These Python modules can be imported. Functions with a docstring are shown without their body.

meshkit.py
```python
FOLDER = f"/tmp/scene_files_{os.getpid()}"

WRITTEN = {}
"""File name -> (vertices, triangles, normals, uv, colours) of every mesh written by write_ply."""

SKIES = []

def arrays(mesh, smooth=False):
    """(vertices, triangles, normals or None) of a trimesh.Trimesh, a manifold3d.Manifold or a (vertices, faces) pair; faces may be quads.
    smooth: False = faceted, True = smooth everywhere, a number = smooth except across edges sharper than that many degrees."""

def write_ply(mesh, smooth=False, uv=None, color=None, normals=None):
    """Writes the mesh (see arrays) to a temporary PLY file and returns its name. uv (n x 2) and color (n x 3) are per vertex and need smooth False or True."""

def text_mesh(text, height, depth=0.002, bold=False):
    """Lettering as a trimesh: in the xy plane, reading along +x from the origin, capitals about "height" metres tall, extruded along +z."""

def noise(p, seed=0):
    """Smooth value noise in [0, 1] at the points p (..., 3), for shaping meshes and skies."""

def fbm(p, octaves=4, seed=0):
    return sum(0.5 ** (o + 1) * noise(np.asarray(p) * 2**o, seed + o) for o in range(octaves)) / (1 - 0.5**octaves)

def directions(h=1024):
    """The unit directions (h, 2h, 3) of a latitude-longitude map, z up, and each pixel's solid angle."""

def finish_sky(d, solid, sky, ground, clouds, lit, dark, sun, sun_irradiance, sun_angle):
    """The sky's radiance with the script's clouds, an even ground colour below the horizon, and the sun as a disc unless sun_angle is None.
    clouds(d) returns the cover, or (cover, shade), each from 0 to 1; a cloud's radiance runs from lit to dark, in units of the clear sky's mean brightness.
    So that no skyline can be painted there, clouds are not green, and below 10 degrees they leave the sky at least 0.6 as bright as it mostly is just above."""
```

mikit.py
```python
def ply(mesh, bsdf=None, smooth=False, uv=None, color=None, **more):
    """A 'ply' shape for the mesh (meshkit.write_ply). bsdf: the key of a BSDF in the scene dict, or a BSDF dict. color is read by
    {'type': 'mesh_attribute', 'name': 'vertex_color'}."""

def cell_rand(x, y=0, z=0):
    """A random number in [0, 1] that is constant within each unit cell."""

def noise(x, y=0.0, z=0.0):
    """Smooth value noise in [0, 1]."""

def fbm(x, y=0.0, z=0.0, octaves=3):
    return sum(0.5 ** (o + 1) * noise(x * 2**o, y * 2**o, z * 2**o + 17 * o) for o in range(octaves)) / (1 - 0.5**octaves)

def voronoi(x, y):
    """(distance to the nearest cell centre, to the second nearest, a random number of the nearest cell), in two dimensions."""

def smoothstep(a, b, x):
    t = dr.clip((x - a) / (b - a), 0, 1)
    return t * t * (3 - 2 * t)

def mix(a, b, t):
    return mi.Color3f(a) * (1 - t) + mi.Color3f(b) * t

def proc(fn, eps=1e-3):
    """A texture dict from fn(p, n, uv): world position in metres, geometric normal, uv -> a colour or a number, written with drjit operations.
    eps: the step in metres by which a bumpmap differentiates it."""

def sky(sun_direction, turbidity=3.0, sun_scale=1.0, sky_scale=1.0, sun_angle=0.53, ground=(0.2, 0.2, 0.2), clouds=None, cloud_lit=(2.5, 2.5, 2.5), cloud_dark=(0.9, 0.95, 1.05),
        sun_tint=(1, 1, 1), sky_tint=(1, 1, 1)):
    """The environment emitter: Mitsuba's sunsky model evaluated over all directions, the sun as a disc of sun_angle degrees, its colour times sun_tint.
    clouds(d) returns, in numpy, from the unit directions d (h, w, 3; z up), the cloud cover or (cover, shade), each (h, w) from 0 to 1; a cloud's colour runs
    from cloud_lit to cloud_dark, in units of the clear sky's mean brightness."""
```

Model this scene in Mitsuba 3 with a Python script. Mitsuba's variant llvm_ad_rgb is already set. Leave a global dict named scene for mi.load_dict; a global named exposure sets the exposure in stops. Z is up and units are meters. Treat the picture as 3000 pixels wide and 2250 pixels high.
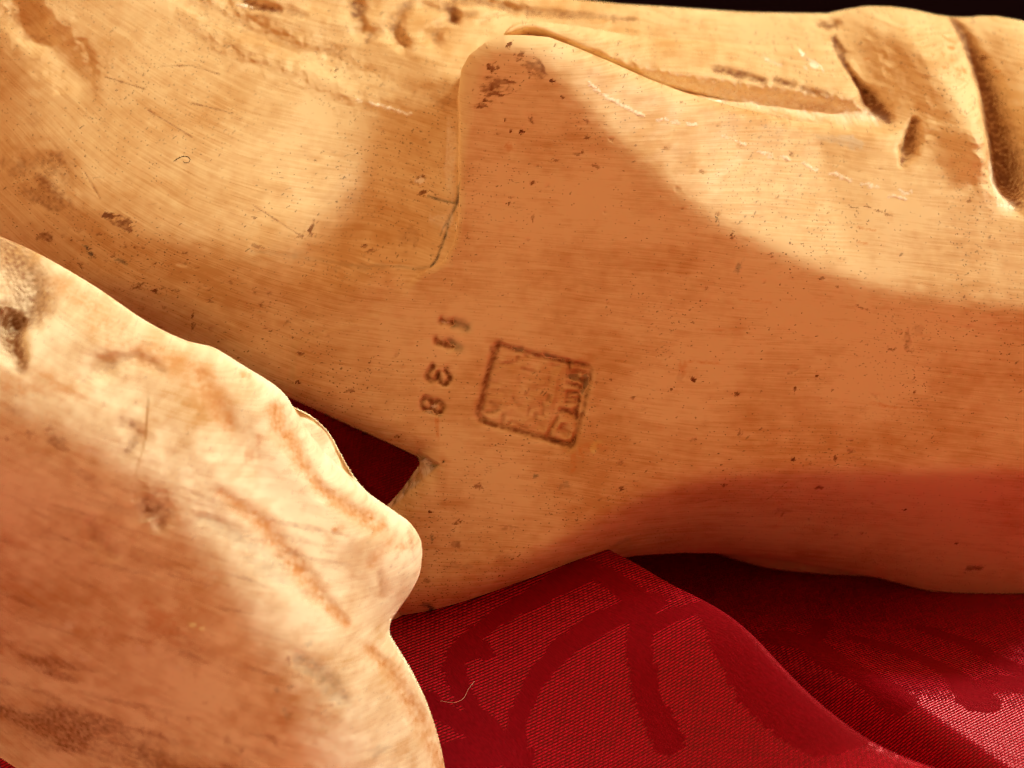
import math
import numpy as np
import drjit as dr
import mitsuba as mi
import trimesh
from scipy.interpolate import RBFInterpolator, RectBivariateSpline
import mikit
import meshkit
from mikit import proc, noise, fbm, voronoi, smoothstep, mix

T = mi.ScalarTransform4f
scene, labels = {}, {}
rng = np.random.default_rng(11)

# ---------------------------------------------------------------- frame of the place
# The carving leans back on the cloth.  Its stamped flat underside is the plane w = 0 of a
# frame (u to the right, v up the underside, w out of it), in millimetres; the camera looks
# straight at that underside.
PITCH = math.radians(40.0)
EX = np.array([1.0, 0.0, 0.0])
EV = np.array([0.0, math.sin(PITCH), math.cos(PITCH)])
EW = np.array([0.0, -math.cos(PITCH), math.sin(PITCH)])
LIFT = 19.5                                   # mm, height of the frame's origin above the cloth
D = 300.0                                     # mm, camera to the underside


def world(u, v, w):
    """Frame (mm) -> world (m)."""
    u, v, w = (np.asarray(a, float)[..., None] for a in (u, v, w))
    return (u * EX + v * EV + w * EW) * 1e-3 + np.array([0, 0, LIFT * 1e-3])


# ---------------------------------------------------------------- camera, lights, exposure
eye = world(0.0, 0.0, D)
aim = world(0.0, 0.0, 0.0)
scene["camera"] = {
    "type": "thinlens", "fov": math.degrees(2 * math.atan(50.0 / D)), "fov_axis": "x",
    "aperture_radius": 0.0014, "focus_distance": (D - 1.0) * 1e-3, "near_clip": 0.01, "far_clip": 20.0,
    "to_world": T().look_at(origin=eye.tolist(), target=aim.tolist(), up=EV.tolist()),
}
exposure = 0.35
LIGHT = np.array([0.70, 0.80, -0.13])          # towards the lamp, in the frame
LIGHT = (LIGHT[0] * EX + LIGHT[1] * EV + LIGHT[2] * EW)
LIGHT /= np.linalg.norm(LIGHT)
LAMP_AT = np.array([0, 0, 0.02]) + LIGHT * 1.1
scene["room_light"] = {"type": "constant", "radiance": {"type": "rgb", "value": [0.63, 0.318, 0.136]}}
bulb = trimesh.creation.icosphere(subdivisions=3, radius=0.14)
bulb.apply_translation(LAMP_AT)
scene["lamp__bulb"] = {**mikit.ply(bulb, {"type": "diffuse"}, smooth=True),
                       "emitter": {"type": "area", "radiance": {"type": "rgb", "value": [38.0, 42.5, 34.0]}}}
_a = trimesh.creation.cone(radius=0.24, height=0.34, sections=48)
_a = trimesh.Trimesh(_a.vertices, _a.faces[(_a.triangles_center[:, 2] > 1e-4)])
_a.vertices[:, 2] -= 0.15
_z = -LIGHT                                    # the shade opens towards the carving
_m = trimesh.geometry.align_vectors([0, 0, -1], _z)
_a.apply_transform(_m)
_a.apply_translation(LAMP_AT)
scene["lamp__shade"] = mikit.ply(_a, {"type": "twosided", "bsdf": {"type": "diffuse", "reflectance": {"type": "rgb", "value": [0.25, 0.22, 0.18]}}}, smooth=40)
labels["lamp"] = {"label": "warm lamp with a conical shade shining from behind the carvings", "category": "lamp"}


# ---------------------------------------------------------------- measuring tools
def at(px, py, w=0.0):
    """A point measured on the photograph (3000 x 2250), at depth w -> (u, v) in the frame."""
    px, py, w = np.broadcast_arrays(np.asarray(px, float), np.asarray(py, float), np.asarray(w, float))
    s = (D - w) / D / 30.0
    return np.stack([(px - 1500) * s, (1125 - py) * s], -1)


def path(points, w=0.0):
    """[(px, py) or (px, py, w)] -> n x 2 in the frame."""
    return np.array([at(p[0], p[1], p[2] if len(p) > 2 else w) for p in points])


def dist_path(U, V, pts, width=None):
    """Distance to a polyline, and the interpolated value of width along it."""
    best = np.full(U.shape, 1e9)
    val = np.zeros(U.shape)
    width = np.zeros(len(pts)) if width is None else np.broadcast_to(np.asarray(width, float), (len(pts),))
    for a, b, wa, wb in zip(pts[:-1], pts[1:], width[:-1], width[1:]):
        e = b - a
        t = np.clip(((U - a[0]) * e[0] + (V - a[1]) * e[1]) / max(e @ e, 1e-12), 0, 1)
        d = np.hypot(U - a[0] - t * e[0], V - a[1] - t * e[1])
        m = d < best
        best = np.where(m, d, best)
        val = np.where(m, wa + t * (wb - wa), val)
    return best, val


def inside(U, V, pts):
    """Signed distance to a closed polygon, positive inside."""
    c = np.zeros(U.shape, bool)
    for a, b in zip(pts, np.roll(pts, -1, 0)):
        if a[1] == b[1]:
            continue
        c ^= ((a[1] > V) != (b[1] > V)) & (U < (b[0] - a[0]) * (V - a[1]) / (b[1] - a[1]) + a[0])
    d, _ = dist_path(U, V, np.vstack([pts, pts[:1]]))
    return np.where(c, d, -d)


def smooth_path(pts, n=8, closed=False):
    """Catmull-Rom through the points."""
    p = np.asarray(pts, float)
    q = np.vstack([p[-1:], p, p[:2]]) if closed else np.vstack([2 * p[:1] - p[1:2], p, 2 * p[-1:] - p[-2:-1]])
    out = []
    for i in range(1, len(q) - 2):
        for t in np.arange(n) / n:
            a, b, c, d = q[i - 1], q[i], q[i + 1], q[i + 2]
            out.append(0.5 * (2 * b + (c - a) * t + (2 * a - 5 * b + 4 * c - d) * t**2 + (3 * b - a - 3 * c + d) * t**3))
    if not closed:
        out.append(p[-1])
    return np.array(out)


def soft(d, e):
    """Max(d, 0) with a rounded corner of size e."""
    return 0.5 * (d + np.sqrt(d * d + e * e))


def sstep(a, b, x):
    t = np.clip((x - a) / (b - a), 0, 1)
    return t * t * (3 - 2 * t)


def smax(a, b, k):
    h = np.clip(0.5 + 0.5 * (a - b) / k, 0, 1)
    return b * (1 - h) + a * h + k * h * (1 - h)


def rolled(d, r):
    """Drop of a rounded rim: 0 at r inside the outline, r at it, then a steep wall."""
    x = np.clip(1 - d / r, 0, 1)
    return r * (1 - np.sqrt(np.maximum(1 - x * x, 0))) + np.maximum(-d, 0) * 25.0


def nz(U, V, fu, fv, seed, octaves=4, w=0.0):
    return meshkit.fbm(np.stack([U * fu, V * fv, np.zeros_like(U) + w], -1), octaves, seed)


def plane(u, v):
    """w of the level 0.4 mm above the flap, never deeper than 52 mm."""
    return np.maximum((0.2 - LIFT - v * EV[2]) / EW[2], -45.0)


class Relief:
    """A carved solid given by its height w over a (u, v) grid, with marks for its stains:
    dirt (brown, negative: black; some painted shade) and chalk (white, negative: orange) per vertex."""

    def __init__(s, u0, u1, v0, v1, step):
        s.u = np.arange(u0, u1 + step / 2, step)
        s.v = np.arange(v0, v1 + step / 2, step)
        s.step = step
        s.U, s.V = np.meshgrid(s.u, s.v)
        s.W = np.zeros(s.U.shape)
        s.dirt = np.zeros(s.U.shape)
        s.chalk = np.zeros(s.U.shape)
        s.part = np.zeros(s.U.shape, int)
        s.soil = 1.0

    def window(s, pts, pad):
        lo, hi = np.asarray(pts).min(0) - pad, np.asarray(pts).max(0) + pad
        i = np.searchsorted(s.u, [lo[0], hi[0]])
        j = np.searchsorted(s.v, [lo[1], hi[1]])
        return np.s_[max(j[0], 0):j[1], max(i[0], 0):i[1]]

    def groove(s, pts, width, depth, dirt=0.0, chalk=0.0, rough=0.35, power=2.0, seed=0, smooth=True, lip=0.0, even=0.0):
        """A groove (depth > 0) or ridge along a path; width in mm, a number or one per point."""
        pts = np.asarray(pts, float)
        width = np.broadcast_to(np.asarray(width, float), (len(pts),))
        depth = np.broadcast_to(np.asarray(depth, float), (len(pts),))
        if smooth and len(pts) > 2:
            both = smooth_path(np.column_stack([pts, width, depth]), 6)
            pts, width, depth = both[:, :2], np.maximum(both[:, 2], 0.02), both[:, 3]
        k = s.window(pts, 3 * width.max() + 0.5)
        U, V = s.U[k], s.V[k]
        if not U.size:
            return
        wob = (nz(U, V, 1.1, 1.1, 31 + seed) - 0.5) * 2 * rough
        d, wd = dist_path(U, V, pts, width)
        _, dp = dist_path(U, V, pts, depth)
        x = np.maximum(d / np.maximum(wd, 1e-3) * (1 + wob), 0)
        f = np.exp(-x**power)
        s.W[k] -= dp * f - lip * dp * np.exp(-((x - 1.7) / 0.5) ** 2)
        dirt = dirt * s.soil
        g = np.exp(-(x * 0.9)**2.2) * (even + (1 - even) * np.clip(0.45 + 1.3 * nz(U, V, 1.7, 1.7, 77 + seed), 0, 1.3))
        if dirt:
            s.dirt[k] = np.where(np.abs(s.dirt[k]) > abs(dirt) * g, s.dirt[k], dirt * g)
        if chalk:
            s.chalk[k] = np.where(np.abs(s.chalk[k]) > abs(chalk) * g, s.chalk[k], chalk * g)

    def stain(s, c, rx, ry, amount, ang=0.0, kind="dirt", seed=0, edge=0.5, freq=1.0, lift=0.0, ragged=1.9):
        """A stain with a ragged outline."""
        c = np.asarray(c, float)
        r = max(rx, ry) * 2
        if max(rx, ry) > 2.0:
            ragged, edge, freq = 1.5, 0.98, 1.6
        k = s.window([c], r)
        U, V = s.U[k] - c[0], s.V[k] - c[1]
        if not U.size:
            return
        a = math.radians(ang)
        x, y = U * math.cos(a) + V * math.sin(a), -U * math.sin(a) + V * math.cos(a)
        n = nz(x, y, freq * 2.0 / max(rx, 0.1), freq * 2.0 / max(ry, 0.1), 5 + seed)
        q = np.hypot(x / rx, y / ry) + (n - 0.5) * ragged
        f = sstep(1.0, 1.0 - edge, q) * amount
        t = s.dirt if kind == "dirt" else s.chalk
        t[k] = np.where(np.abs(t[k]) > np.abs(f), t[k], f)
        s.W[k] += lift * sstep(1.0, 0.4, q)

    def meshes(s, floor, back_step=1.0, outline=None):
        """{part number: (mesh arrays)}; floor(u, v) is the lowest w kept."""
        gv, gu = np.gradient(s.W, s.step)
        n = np.stack([-gu, -gv, np.ones_like(gu)], -1)
        n /= np.linalg.norm(n, axis=-1, keepdims=True)
        N = n[..., :1] * EX + n[..., 1:2] * EV + n[..., 2:] * EW
        low = floor(s.U, s.V)
        U, V, W = s.U, s.V, np.maximum(s.W, low - 0.4)
        keep = s.W > low
        if outline is not None:
            gv_, gu_ = np.gradient(outline, s.step)
            out_by = np.clip(-outline, 0, 4 * s.step)
            U, V = U + gu_ * out_by, V + gv_ * out_by
            W = np.where(outline < 0, np.minimum(W, low + 0.6), W)
            keep = (outline > 0) & (s.W > plane(s.U, s.V))
        P = world(U, V, W)
        h, w = s.W.shape
        idx = np.arange(h * w).reshape(h, w)
        a, b, c, d = idx[:-1, :-1], idx[:-1, 1:], idx[1:, 1:], idx[1:, :-1]
        ok = keep[:-1, :-1] | keep[:-1, 1:] | keep[1:, 1:] | keep[1:, :-1]
        lab = s.part[:-1, :-1]
        out = {}
        for p in np.unique(lab[ok]):
            m = ok & (lab == p)
            f = np.vstack([np.stack([a[m], b[m], c[m]], 1), np.stack([a[m], c[m], d[m]], 1)])
            used, inv = np.unique(f, return_inverse=True)
            out[int(p)] = (P.reshape(-1, 3)[used], inv.reshape(-1, 3), N.reshape(-1, 3)[used],
                           np.stack([s.dirt.ravel()[used], s.chalk.ravel()[used]], 1))
        # the back, at a coarse step
        q = max(int(round(back_step / s.step)), 1)
        k = keep[::q, ::q]
        B = world(s.U[::q, ::q], s.V[::q, ::q], np.minimum(low[::q, ::q], s.W[::q, ::q]) + 0.05)
        h, w = k.shape
        idx = np.arange(h * w).reshape(h, w)
        m = k[:-1, :-1] & k[:-1, 1:] & k[1:, 1:] & k[1:, :-1]
        a, b, c, d = idx[:-1, :-1][m], idx[:-1, 1:][m], idx[1:, 1:][m], idx[1:, :-1][m]
        f = np.vstack([np.stack([a, c, b], 1), np.stack([a, d, c], 1)])
        used, inv = np.unique(f, return_inverse=True)
        out["back"] = (B.reshape(-1, 3)[used], inv.reshape(-1, 3), np.tile(-EW, (len(used), 1)), np.zeros((len(used), 2)))
        return out


def add(key, arrays, bsdf, **prop):
    v, f, n, uv = arrays
    name = meshkit.write_ply((v, f), True, uv, None, n)
    scene[key] = {"type": "ply", "filename": name, "face_normals": False, "bsdf": {"type": "ref", "id": bsdf}}
    if prop:
        labels[key] = prop


# ---------------------------------------------------------------- materials
def in_frame(p):
    q = mi.Vector3f(p.x, p.y, p.z - LIFT * 1e-3) * 1e3
    return q.x, q.y * float(EV[1]) + q.z * float(EV[2]), q.y * float(EW[1]) + q.z * float(EW[2])


def resin_tone(p, uv, light, deep, grain, fibre):
    u, v, w = in_frame(p)
    v2 = v + 0.30 * w
    left = dr.maximum(-8.0 - u, 0.0)
    tilt = v2 + 0.10 * u - 0.0065 * left * left + 1.2 * noise(u * 0.06, v2 * 0.06, 3.0)
    warp = 0.8 * (noise(u * 0.22, v2 * 0.3, w * 0.2) - 0.5)
    streak = fbm(u * 0.30, (tilt + warp) * 3.1, 5.0, 3)
    hair = noise(u * 0.30 + 7.0, (tilt + 0.35 * warp) * 8.0, 9.0)
    hair2 = noise(u * 0.55 + 3.0, (tilt + 0.2 * warp) * 13.0, 2.0)
    blot = fbm(u * 0.11 + 3.1, v2 * 0.17, w * 0.08, 4)
    mott = fbm(u * 0.9, v2 * 1.2, 2.0, 3)
    t = dr.clip(0.22 + 1.9 * (blot - 0.45) + fibre * (0.42 * (streak - 0.5) + 0.30 * (hair - 0.5) + 0.34 * (hair2 - 0.5)) + 0.75 * (mott - 0.5), 0, 1)
    c = mix(light, deep, t)
    # pores and specks, denser here and there
    dens = smoothstep(0.40, 0.72, fbm(u * 0.13 + 11.0, v2 * 0.17 + 2.0, 1.0, 3))
    d1, _, r1 = voronoi(u * 1.05 + 0.9 * mott, v2 * 1.35 + 0.9 * mott)
    speck = smoothstep(0.06 + 0.16 * noise(u * 1.1, v2 * 1.1, 8.0), 0.03, d1) * smoothstep(0.88 - 0.45 * dens, 0.94 - 0.45 * dens, r1)
    d2, _, r2 = voronoi(u * 2.3 + 31.0 + 0.8 * streak, v2 * 2.7 + 0.8 * mott)
    speck2 = smoothstep(0.24, 0.10, d2) * smoothstep(0.90 - 0.35 * dens, 0.95 - 0.3 * dens, r2)
    d3, _, r3 = voronoi(u * 0.7 + 0.9 * streak, v2 * 2.6 + 13.0 + 0.9 * mott)
    dash = smoothstep(0.20, 0.04, d3) * smoothstep(0.95 - 0.25 * dens, 1.0 - 0.25 * dens, r3)
    c = mix(c, mi.Color3f(0.20, 0.075, 0.026), grain * (0.35 + 1.0 * noise(u * 0.25, v2 * 0.3, 6.0)) * dr.clip(0.62 * speck + 0.42 * speck2 + 0.26 * dash, 0, 0.75))
    # stains kept per vertex
    rag = 0.65 + 0.7 * noise(u * 3.0, v2 * 4.0, w * 2.0)
    brown = dr.clip(uv.x * rag, 0, 1)
    black = dr.clip(-uv.x * rag, 0, 1)
    white = dr.clip(uv.y * (0.4 + 1.2 * noise(u * 5.0, v2 * 6.0, 4.0)), 0, 1)
    orange = dr.clip(-uv.y * rag, 0, 1)
    c = mix(c, mi.Color3f(0.62, 0.26, 0.055), orange)
    c = mix(c, mix(mi.Color3f(0.45, 0.20, 0.06), mi.Color3f(0.15, 0.055, 0.02), brown), smoothstep(0.0, 0.75, brown))
    c = mix(c, mi.Color3f(0.05, 0.04, 0.035), black)
    c = mix(c, mi.Color3f(0.88, 0.79, 0.64), white)
    return c


def resin_color(p, n, uv):
    return resin_tone(p, uv, mi.Color3f(0.80, 0.61, 0.335), mi.Color3f(0.60, 0.345, 0.125), 1.0, 1.0)


def pale_color(p, n, uv):
    return resin_tone(p, uv, mi.Color3f(0.96, 0.90, 0.68), mi.Color3f(0.60, 0.35, 0.13), 0.35, 0.45)


def resin_rough(p, n, uv):
    u, v, w = in_frame(p)
    return dr.clip(0.62 + 0.25 * (fbm(u * 0.5, v * 1.5 + w, 3.0, 3) - 0.5) + 0.3 * dr.abs(uv.x) + 0.35 * dr.maximum(uv.y, 0), 0.48, 0.95)


scene["resin"] = {"type": "twosided", "bsdf": {"type": "principled", "base_color": proc(resin_color), "roughness": proc(resin_rough), "specular": 0.30}}

scene["pale_resin"] = {"type": "twosided", "bsdf": {"type": "principled", "base_color": proc(pale_color), "roughness": 0.66, "specular": 0.2}}

RIB = 0.34e-3


def weave(p, n, uv):
    """Height of the ribbed weave: rows of beads along u."""
    wob = 0.10 * (noise(uv.x * 1500.0, uv.y * 900.0) - 0.5)
    y = uv.y / RIB + wob
    row = dr.floor(y)
    fy = y - row - 0.5
    x = uv.x / 0.50e-3 + 0.5 * (row - 2 * dr.floor(row / 2))
    fx = x - dr.floor(x) - 0.5
    jit = 0.75 + 0.5 * mikit.cell_rand(dr.floor(x), row, 7)
    return jit * dr.cos(fy * math.pi) * (0.80 + 0.20 * dr.cos(fx * 2 * math.pi))


def satin(p, n, uv):
    """The smooth face of the damask: fine threads across."""
    return noise(uv.x * 14000.0, uv.y * 2600.0)


def weave_color(p, n, uv):
    h = weave(p, n, uv)
    return (1.0 + 0.85 * smoothstep(-0.040, -0.056, p.y) * smoothstep(-0.03, 0.02, p.x)) * mix(mi.Color3f(0.035, 0.0004, 0.0015), mi.Color3f(0.46, 0.003, 0.022), smoothstep(0.05, 0.95, h))  # colour raised out of view at the front to throw more red light back


def satin_color(p, n, uv):
    k = noise(uv.x * 14000.0, uv.y * 2600.0)
    return (1.0 + 3.2 * smoothstep(-0.040, -0.056, p.y) * smoothstep(-0.03, 0.02, p.x)) * mix(mi.Color3f(0.15, 0.0009, 0.005), mi.Color3f(0.22, 0.0012, 0.008), k)  # same out-of-view brightening, added for the red bounce


def satin_rough(p, n, uv):
    return 0.38 + 0.2 * noise(uv.x * 3000.0, uv.y * 3000.0)


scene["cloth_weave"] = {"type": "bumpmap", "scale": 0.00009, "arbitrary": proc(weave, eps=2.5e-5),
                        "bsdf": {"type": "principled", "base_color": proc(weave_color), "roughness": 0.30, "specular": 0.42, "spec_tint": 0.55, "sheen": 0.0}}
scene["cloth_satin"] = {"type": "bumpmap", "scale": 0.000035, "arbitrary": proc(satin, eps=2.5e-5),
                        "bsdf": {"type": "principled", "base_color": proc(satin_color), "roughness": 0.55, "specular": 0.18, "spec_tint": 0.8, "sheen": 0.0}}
scene["lint"] = {"type": "principled", "base_color": {"type": "rgb", "value": [0.75, 0.55, 0.42]}, "roughness": 0.5}
scene["dark_hair"] = {"type": "principled", "base_color": {"type": "rgb", "value": [0.16, 0.07, 0.03]}, "roughness": 0.5}


# ---------------------------------------------------------------- red damask cloth
def on_cloth(px, py, z=0.0):
    """The point of the level z (mm) that the photograph shows at px, py -> world x, y (mm)."""
    r = np.array([(px - 1500) / 30.0, (1125 - py) / 30.0, -D])
    ray = r[0] * EX + r[1] * EV + r[2] * EW
    o = D * EW + np.array([0, 0, LIFT])
    t = (z - o[2]) / ray[2]
    return (o + t * ray)[:2]


FOLD = smooth_path([on_cloth(*p) for p in ((1560, 1500, 0), (1700, 1580, 0), (1835, 1662, 1), (1955, 1745, 3), (2085, 1850, 5), (2215, 1965, 7), (2350, 2085, 8.5), (2500, 2225, 9), (2680, 2390, 9), (2900, 2600, 9))], 6)


def cloth_height(X, Y):
    """mm over mm."""
    d, _ = dist_path(X, Y, FOLD)
    # side of the fold: left of its direction is the upper flap's side
    side = np.zeros(X.shape)
    best = np.full(X.shape, 1e9)
    for a, b in zip(FOLD[:-1], FOLD[1:]):
        e = b - a
        t = np.clip(((X - a[0]) * e[0] + (Y - a[1]) * e[1]) / (e @ e), 0, 1)
        q = np.hypot(X - a[0] - t * e[0], Y - a[1] - t * e[1])
        cr = e[0] * (Y - a[1]) - e[1] * (X - a[0])
        m = q < best
        best = np.where(m, q, best)
        side = np.where(m, np.sign(cr), side)
    s = -d * side                                # positive: flap
    near = sstep(30, 5, Y)                       # the fold dies out under the carving
    hill = 0.8 + 8.5 * sstep(4, -27, Y)
    flap = np.where(s > 0, hill * np.exp(-(np.maximum(s, 0) / 14.0) ** 1.5), hill - (hill + 18.0) * (1 - np.exp(-(np.minimum(s, 0) / 4.6) ** 2)))
    low = -18.0 * sstep(0, -9, s)
    z = flap * near + low * (1 - near)
    z = z - 1.5 * sstep(-26, -10, Y) + 0.6 * (meshkit.fbm(np.stack([X * 0.035, Y * 0.05, 0 * X], -1), 3, 4) - 0.5) * 2 * sstep(0, 20, np.abs(s))
    # the lower cloth on the right waves and climbs towards the front
    z = z + np.where(s < 0, (0.5 * np.sin((X * 0.8 + Y * 0.6) * 0.16) + 20.0 * sstep(24, -36, Y)) * sstep(0, 14, -s), 0)
    z = z + (0.76 + 0.18 * sstep(-10, 24, X)) * soft(-(Y + 62 - 19 * sstep(-10, 30, X)), 9.0) * sstep(-340, -190, Y)  # unseen front ramp, added to bounce red light and hide room light
    edge = 10 + 50 * np.clip((Y + 230) / 197, 0, 1)
    z = z + 75.0 * sstep(edge, edge + 32, X) * (1 - np.exp(-soft(-(Y + 32), 8.0) / 45.0)) * sstep(-340, -230, Y)  # unseen steep rise at the right, added for more red bounce
    # behind the carving it hangs down towards its hem
    return z - 6.0 * sstep(48, 62, Y)


def axis(stops):
    """Grid lines: [(start, step), ..., (end, None)]."""
    out = []
    for (a, st), (b, _) in zip(stops[:-1], stops[1:]):
        out.append(np.arange(a, b - st / 2, st))
    out.append([stops[-1][0]])
    return np.concatenate(out)


cx = axis([(-320, 8.0), (-40, 0.6), (-16, 0.2), (58, 0.8), (90, 2.0), (150, 6.0), (320, None)])
cy = axis([(-360, 6.0), (-120, 2.0), (-50, 0.8), (-38, 0.2), (16, 0.8), (70, 1.0), (125, 3.0), (260, 8.0), (420, None)])
CX, CY = np.meshgrid(cx, cy)
CZ = cloth_height(CX, CY)


BANDS = [
    (1, (2.2, 1.6, 1.2, 1.3, 1.0, 0.8, 0.9), ((1700, 1690), (1643, 1722), (1552, 1769), (1462, 1809), (1395, 1855), (1346, 1903), (1331, 1957), (1350, 2030), (1389, 2091), (1447, 2149), (1540, 2230))),
    (1, (1.4, 1.6, 0.8), ((1370, 1885), (1395, 1905), (1425, 1925))),
    (2, (2.4, 1.4, 0.9, 1.0), ((1880, 1845), (1751, 1881), (1661, 1921), (1606, 1968), (1552, 2030), (1516, 2095), (1509, 2156), (1530, 2230))),
    (0, (1.0, 1.2, 1.4), ((1250, 2070), (1288, 2102), (1371, 2149), (1444, 2200), (1520, 2270))),
    (2, (1.3, 1.4, 1.2, 1.3), ((1770, 1690), (1850, 1790), (1880, 1880), (1868, 2000), (1890, 2120), (1960, 2260))),
    (5, (1.2, 1.3, 1.5), ((1870, 1880), (1990, 1850), (2120, 1835))),
    (6, (1.2, 2.0, 3.6, 4.0), ((2080, 1860), (2140, 1960), (2260, 2090), (2440, 2260))),
    (7, (1.2, 2.2, 2.5), ((2300, 2030), (2390, 2120), (2500, 2240))),
    (0, (1.6, 1.9, 2.4), ((1260, 2290), (1330, 2230), (1420, 2230))),
    (-8, (0.9, 1.0, 1.3, 2.2), ((2500, 1830), (2588, 1875), (2655, 1920), (2723, 1988), (2768, 2065), (2805, 2155), (2840, 2260))),
    (-8, (0.8, 1.0, 1.6), ((2700, 1770), (2768, 1812), (2850, 1875), (2904, 1952), (2972, 2040), (3030, 2130))),
    (-8, (2.0, 1.8, 1.3, 1.5), ((2290, 1840), (2384, 1900), (2420, 1970), (2470, 2060), (2540, 2150), (2620, 2260))),
    (-8, (1.0, 1.0), ((2420, 1730), (2400, 1800), (2370, 1880))),
    (-8, (1.8, 2.6, 2.4), ((2830, 2180), (2930, 2140), (3040, 2180))),
    (2, (2.0, 2.4, 2.0), ((900, 1250), (985, 1345), (1070, 1420), (1160, 1480))),
]
BANDS = [[(*on_cloth(x, y, z), wd) for (x, y), wd in zip(pts, np.interp(np.linspace(0, 1, len(pts)), np.linspace(0, 1, len(width)), width))] for z, width, pts in BANDS]


def figure(p, n, uv):
    """1 on the smooth bands of the damask's scrolls, 0 on its ribbed ground."""
    x, y = p.x * 1e3, p.y * 1e3
    row = dr.floor(uv.y / RIB)
    jag = 0.45 * (mikit.cell_rand(row, dr.floor(uv.x / 1.1e-3), 3) - 0.5)
    out = mi.Float(9.0)
    for pts in BANDS:
        for (ax, ay, wa), (bx, by, wb) in zip(pts[:-1], pts[1:]):
            ex, ey = float(bx - ax), float(by - ay)
            t = dr.clip(((x - float(ax)) * ex + (y - float(ay)) * ey) / (ex * ex + ey * ey), 0, 1)
            d = dr.sqrt(dr.square(x - float(ax) - t * ex) + dr.square(y - float(ay) - t * ey))
            out = dr.minimum(out, d - (float(wa) + t * float(wb - wa)))
    return smoothstep(0.10, -0.10, out + jag)


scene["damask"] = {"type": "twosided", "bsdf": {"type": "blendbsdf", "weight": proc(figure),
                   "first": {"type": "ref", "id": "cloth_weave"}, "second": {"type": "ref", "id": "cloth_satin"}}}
rib_ang = math.radians(33.0)
warp = 1.6 * np.sin(CX * 0.055 + 0.6) + 1.2 * np.sin(CX * 0.03 - CY * 0.05)
uvx = (CX * math.cos(rib_ang) + CY * math.sin(rib_ang)) * 1e-3
uvy = (-CX * math.sin(rib_ang) + CY * math.cos(rib_ang) + warp + 0.5 * CZ) * 1e-3
h, w = CX.shape
idx = np.arange(h * w).reshape(h, w)
quads = np.stack([idx[:-1, :-1].ravel(), idx[:-1, 1:].ravel(), idx[1:, 1:].ravel(), idx[1:, :-1].ravel()], 1)
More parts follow.
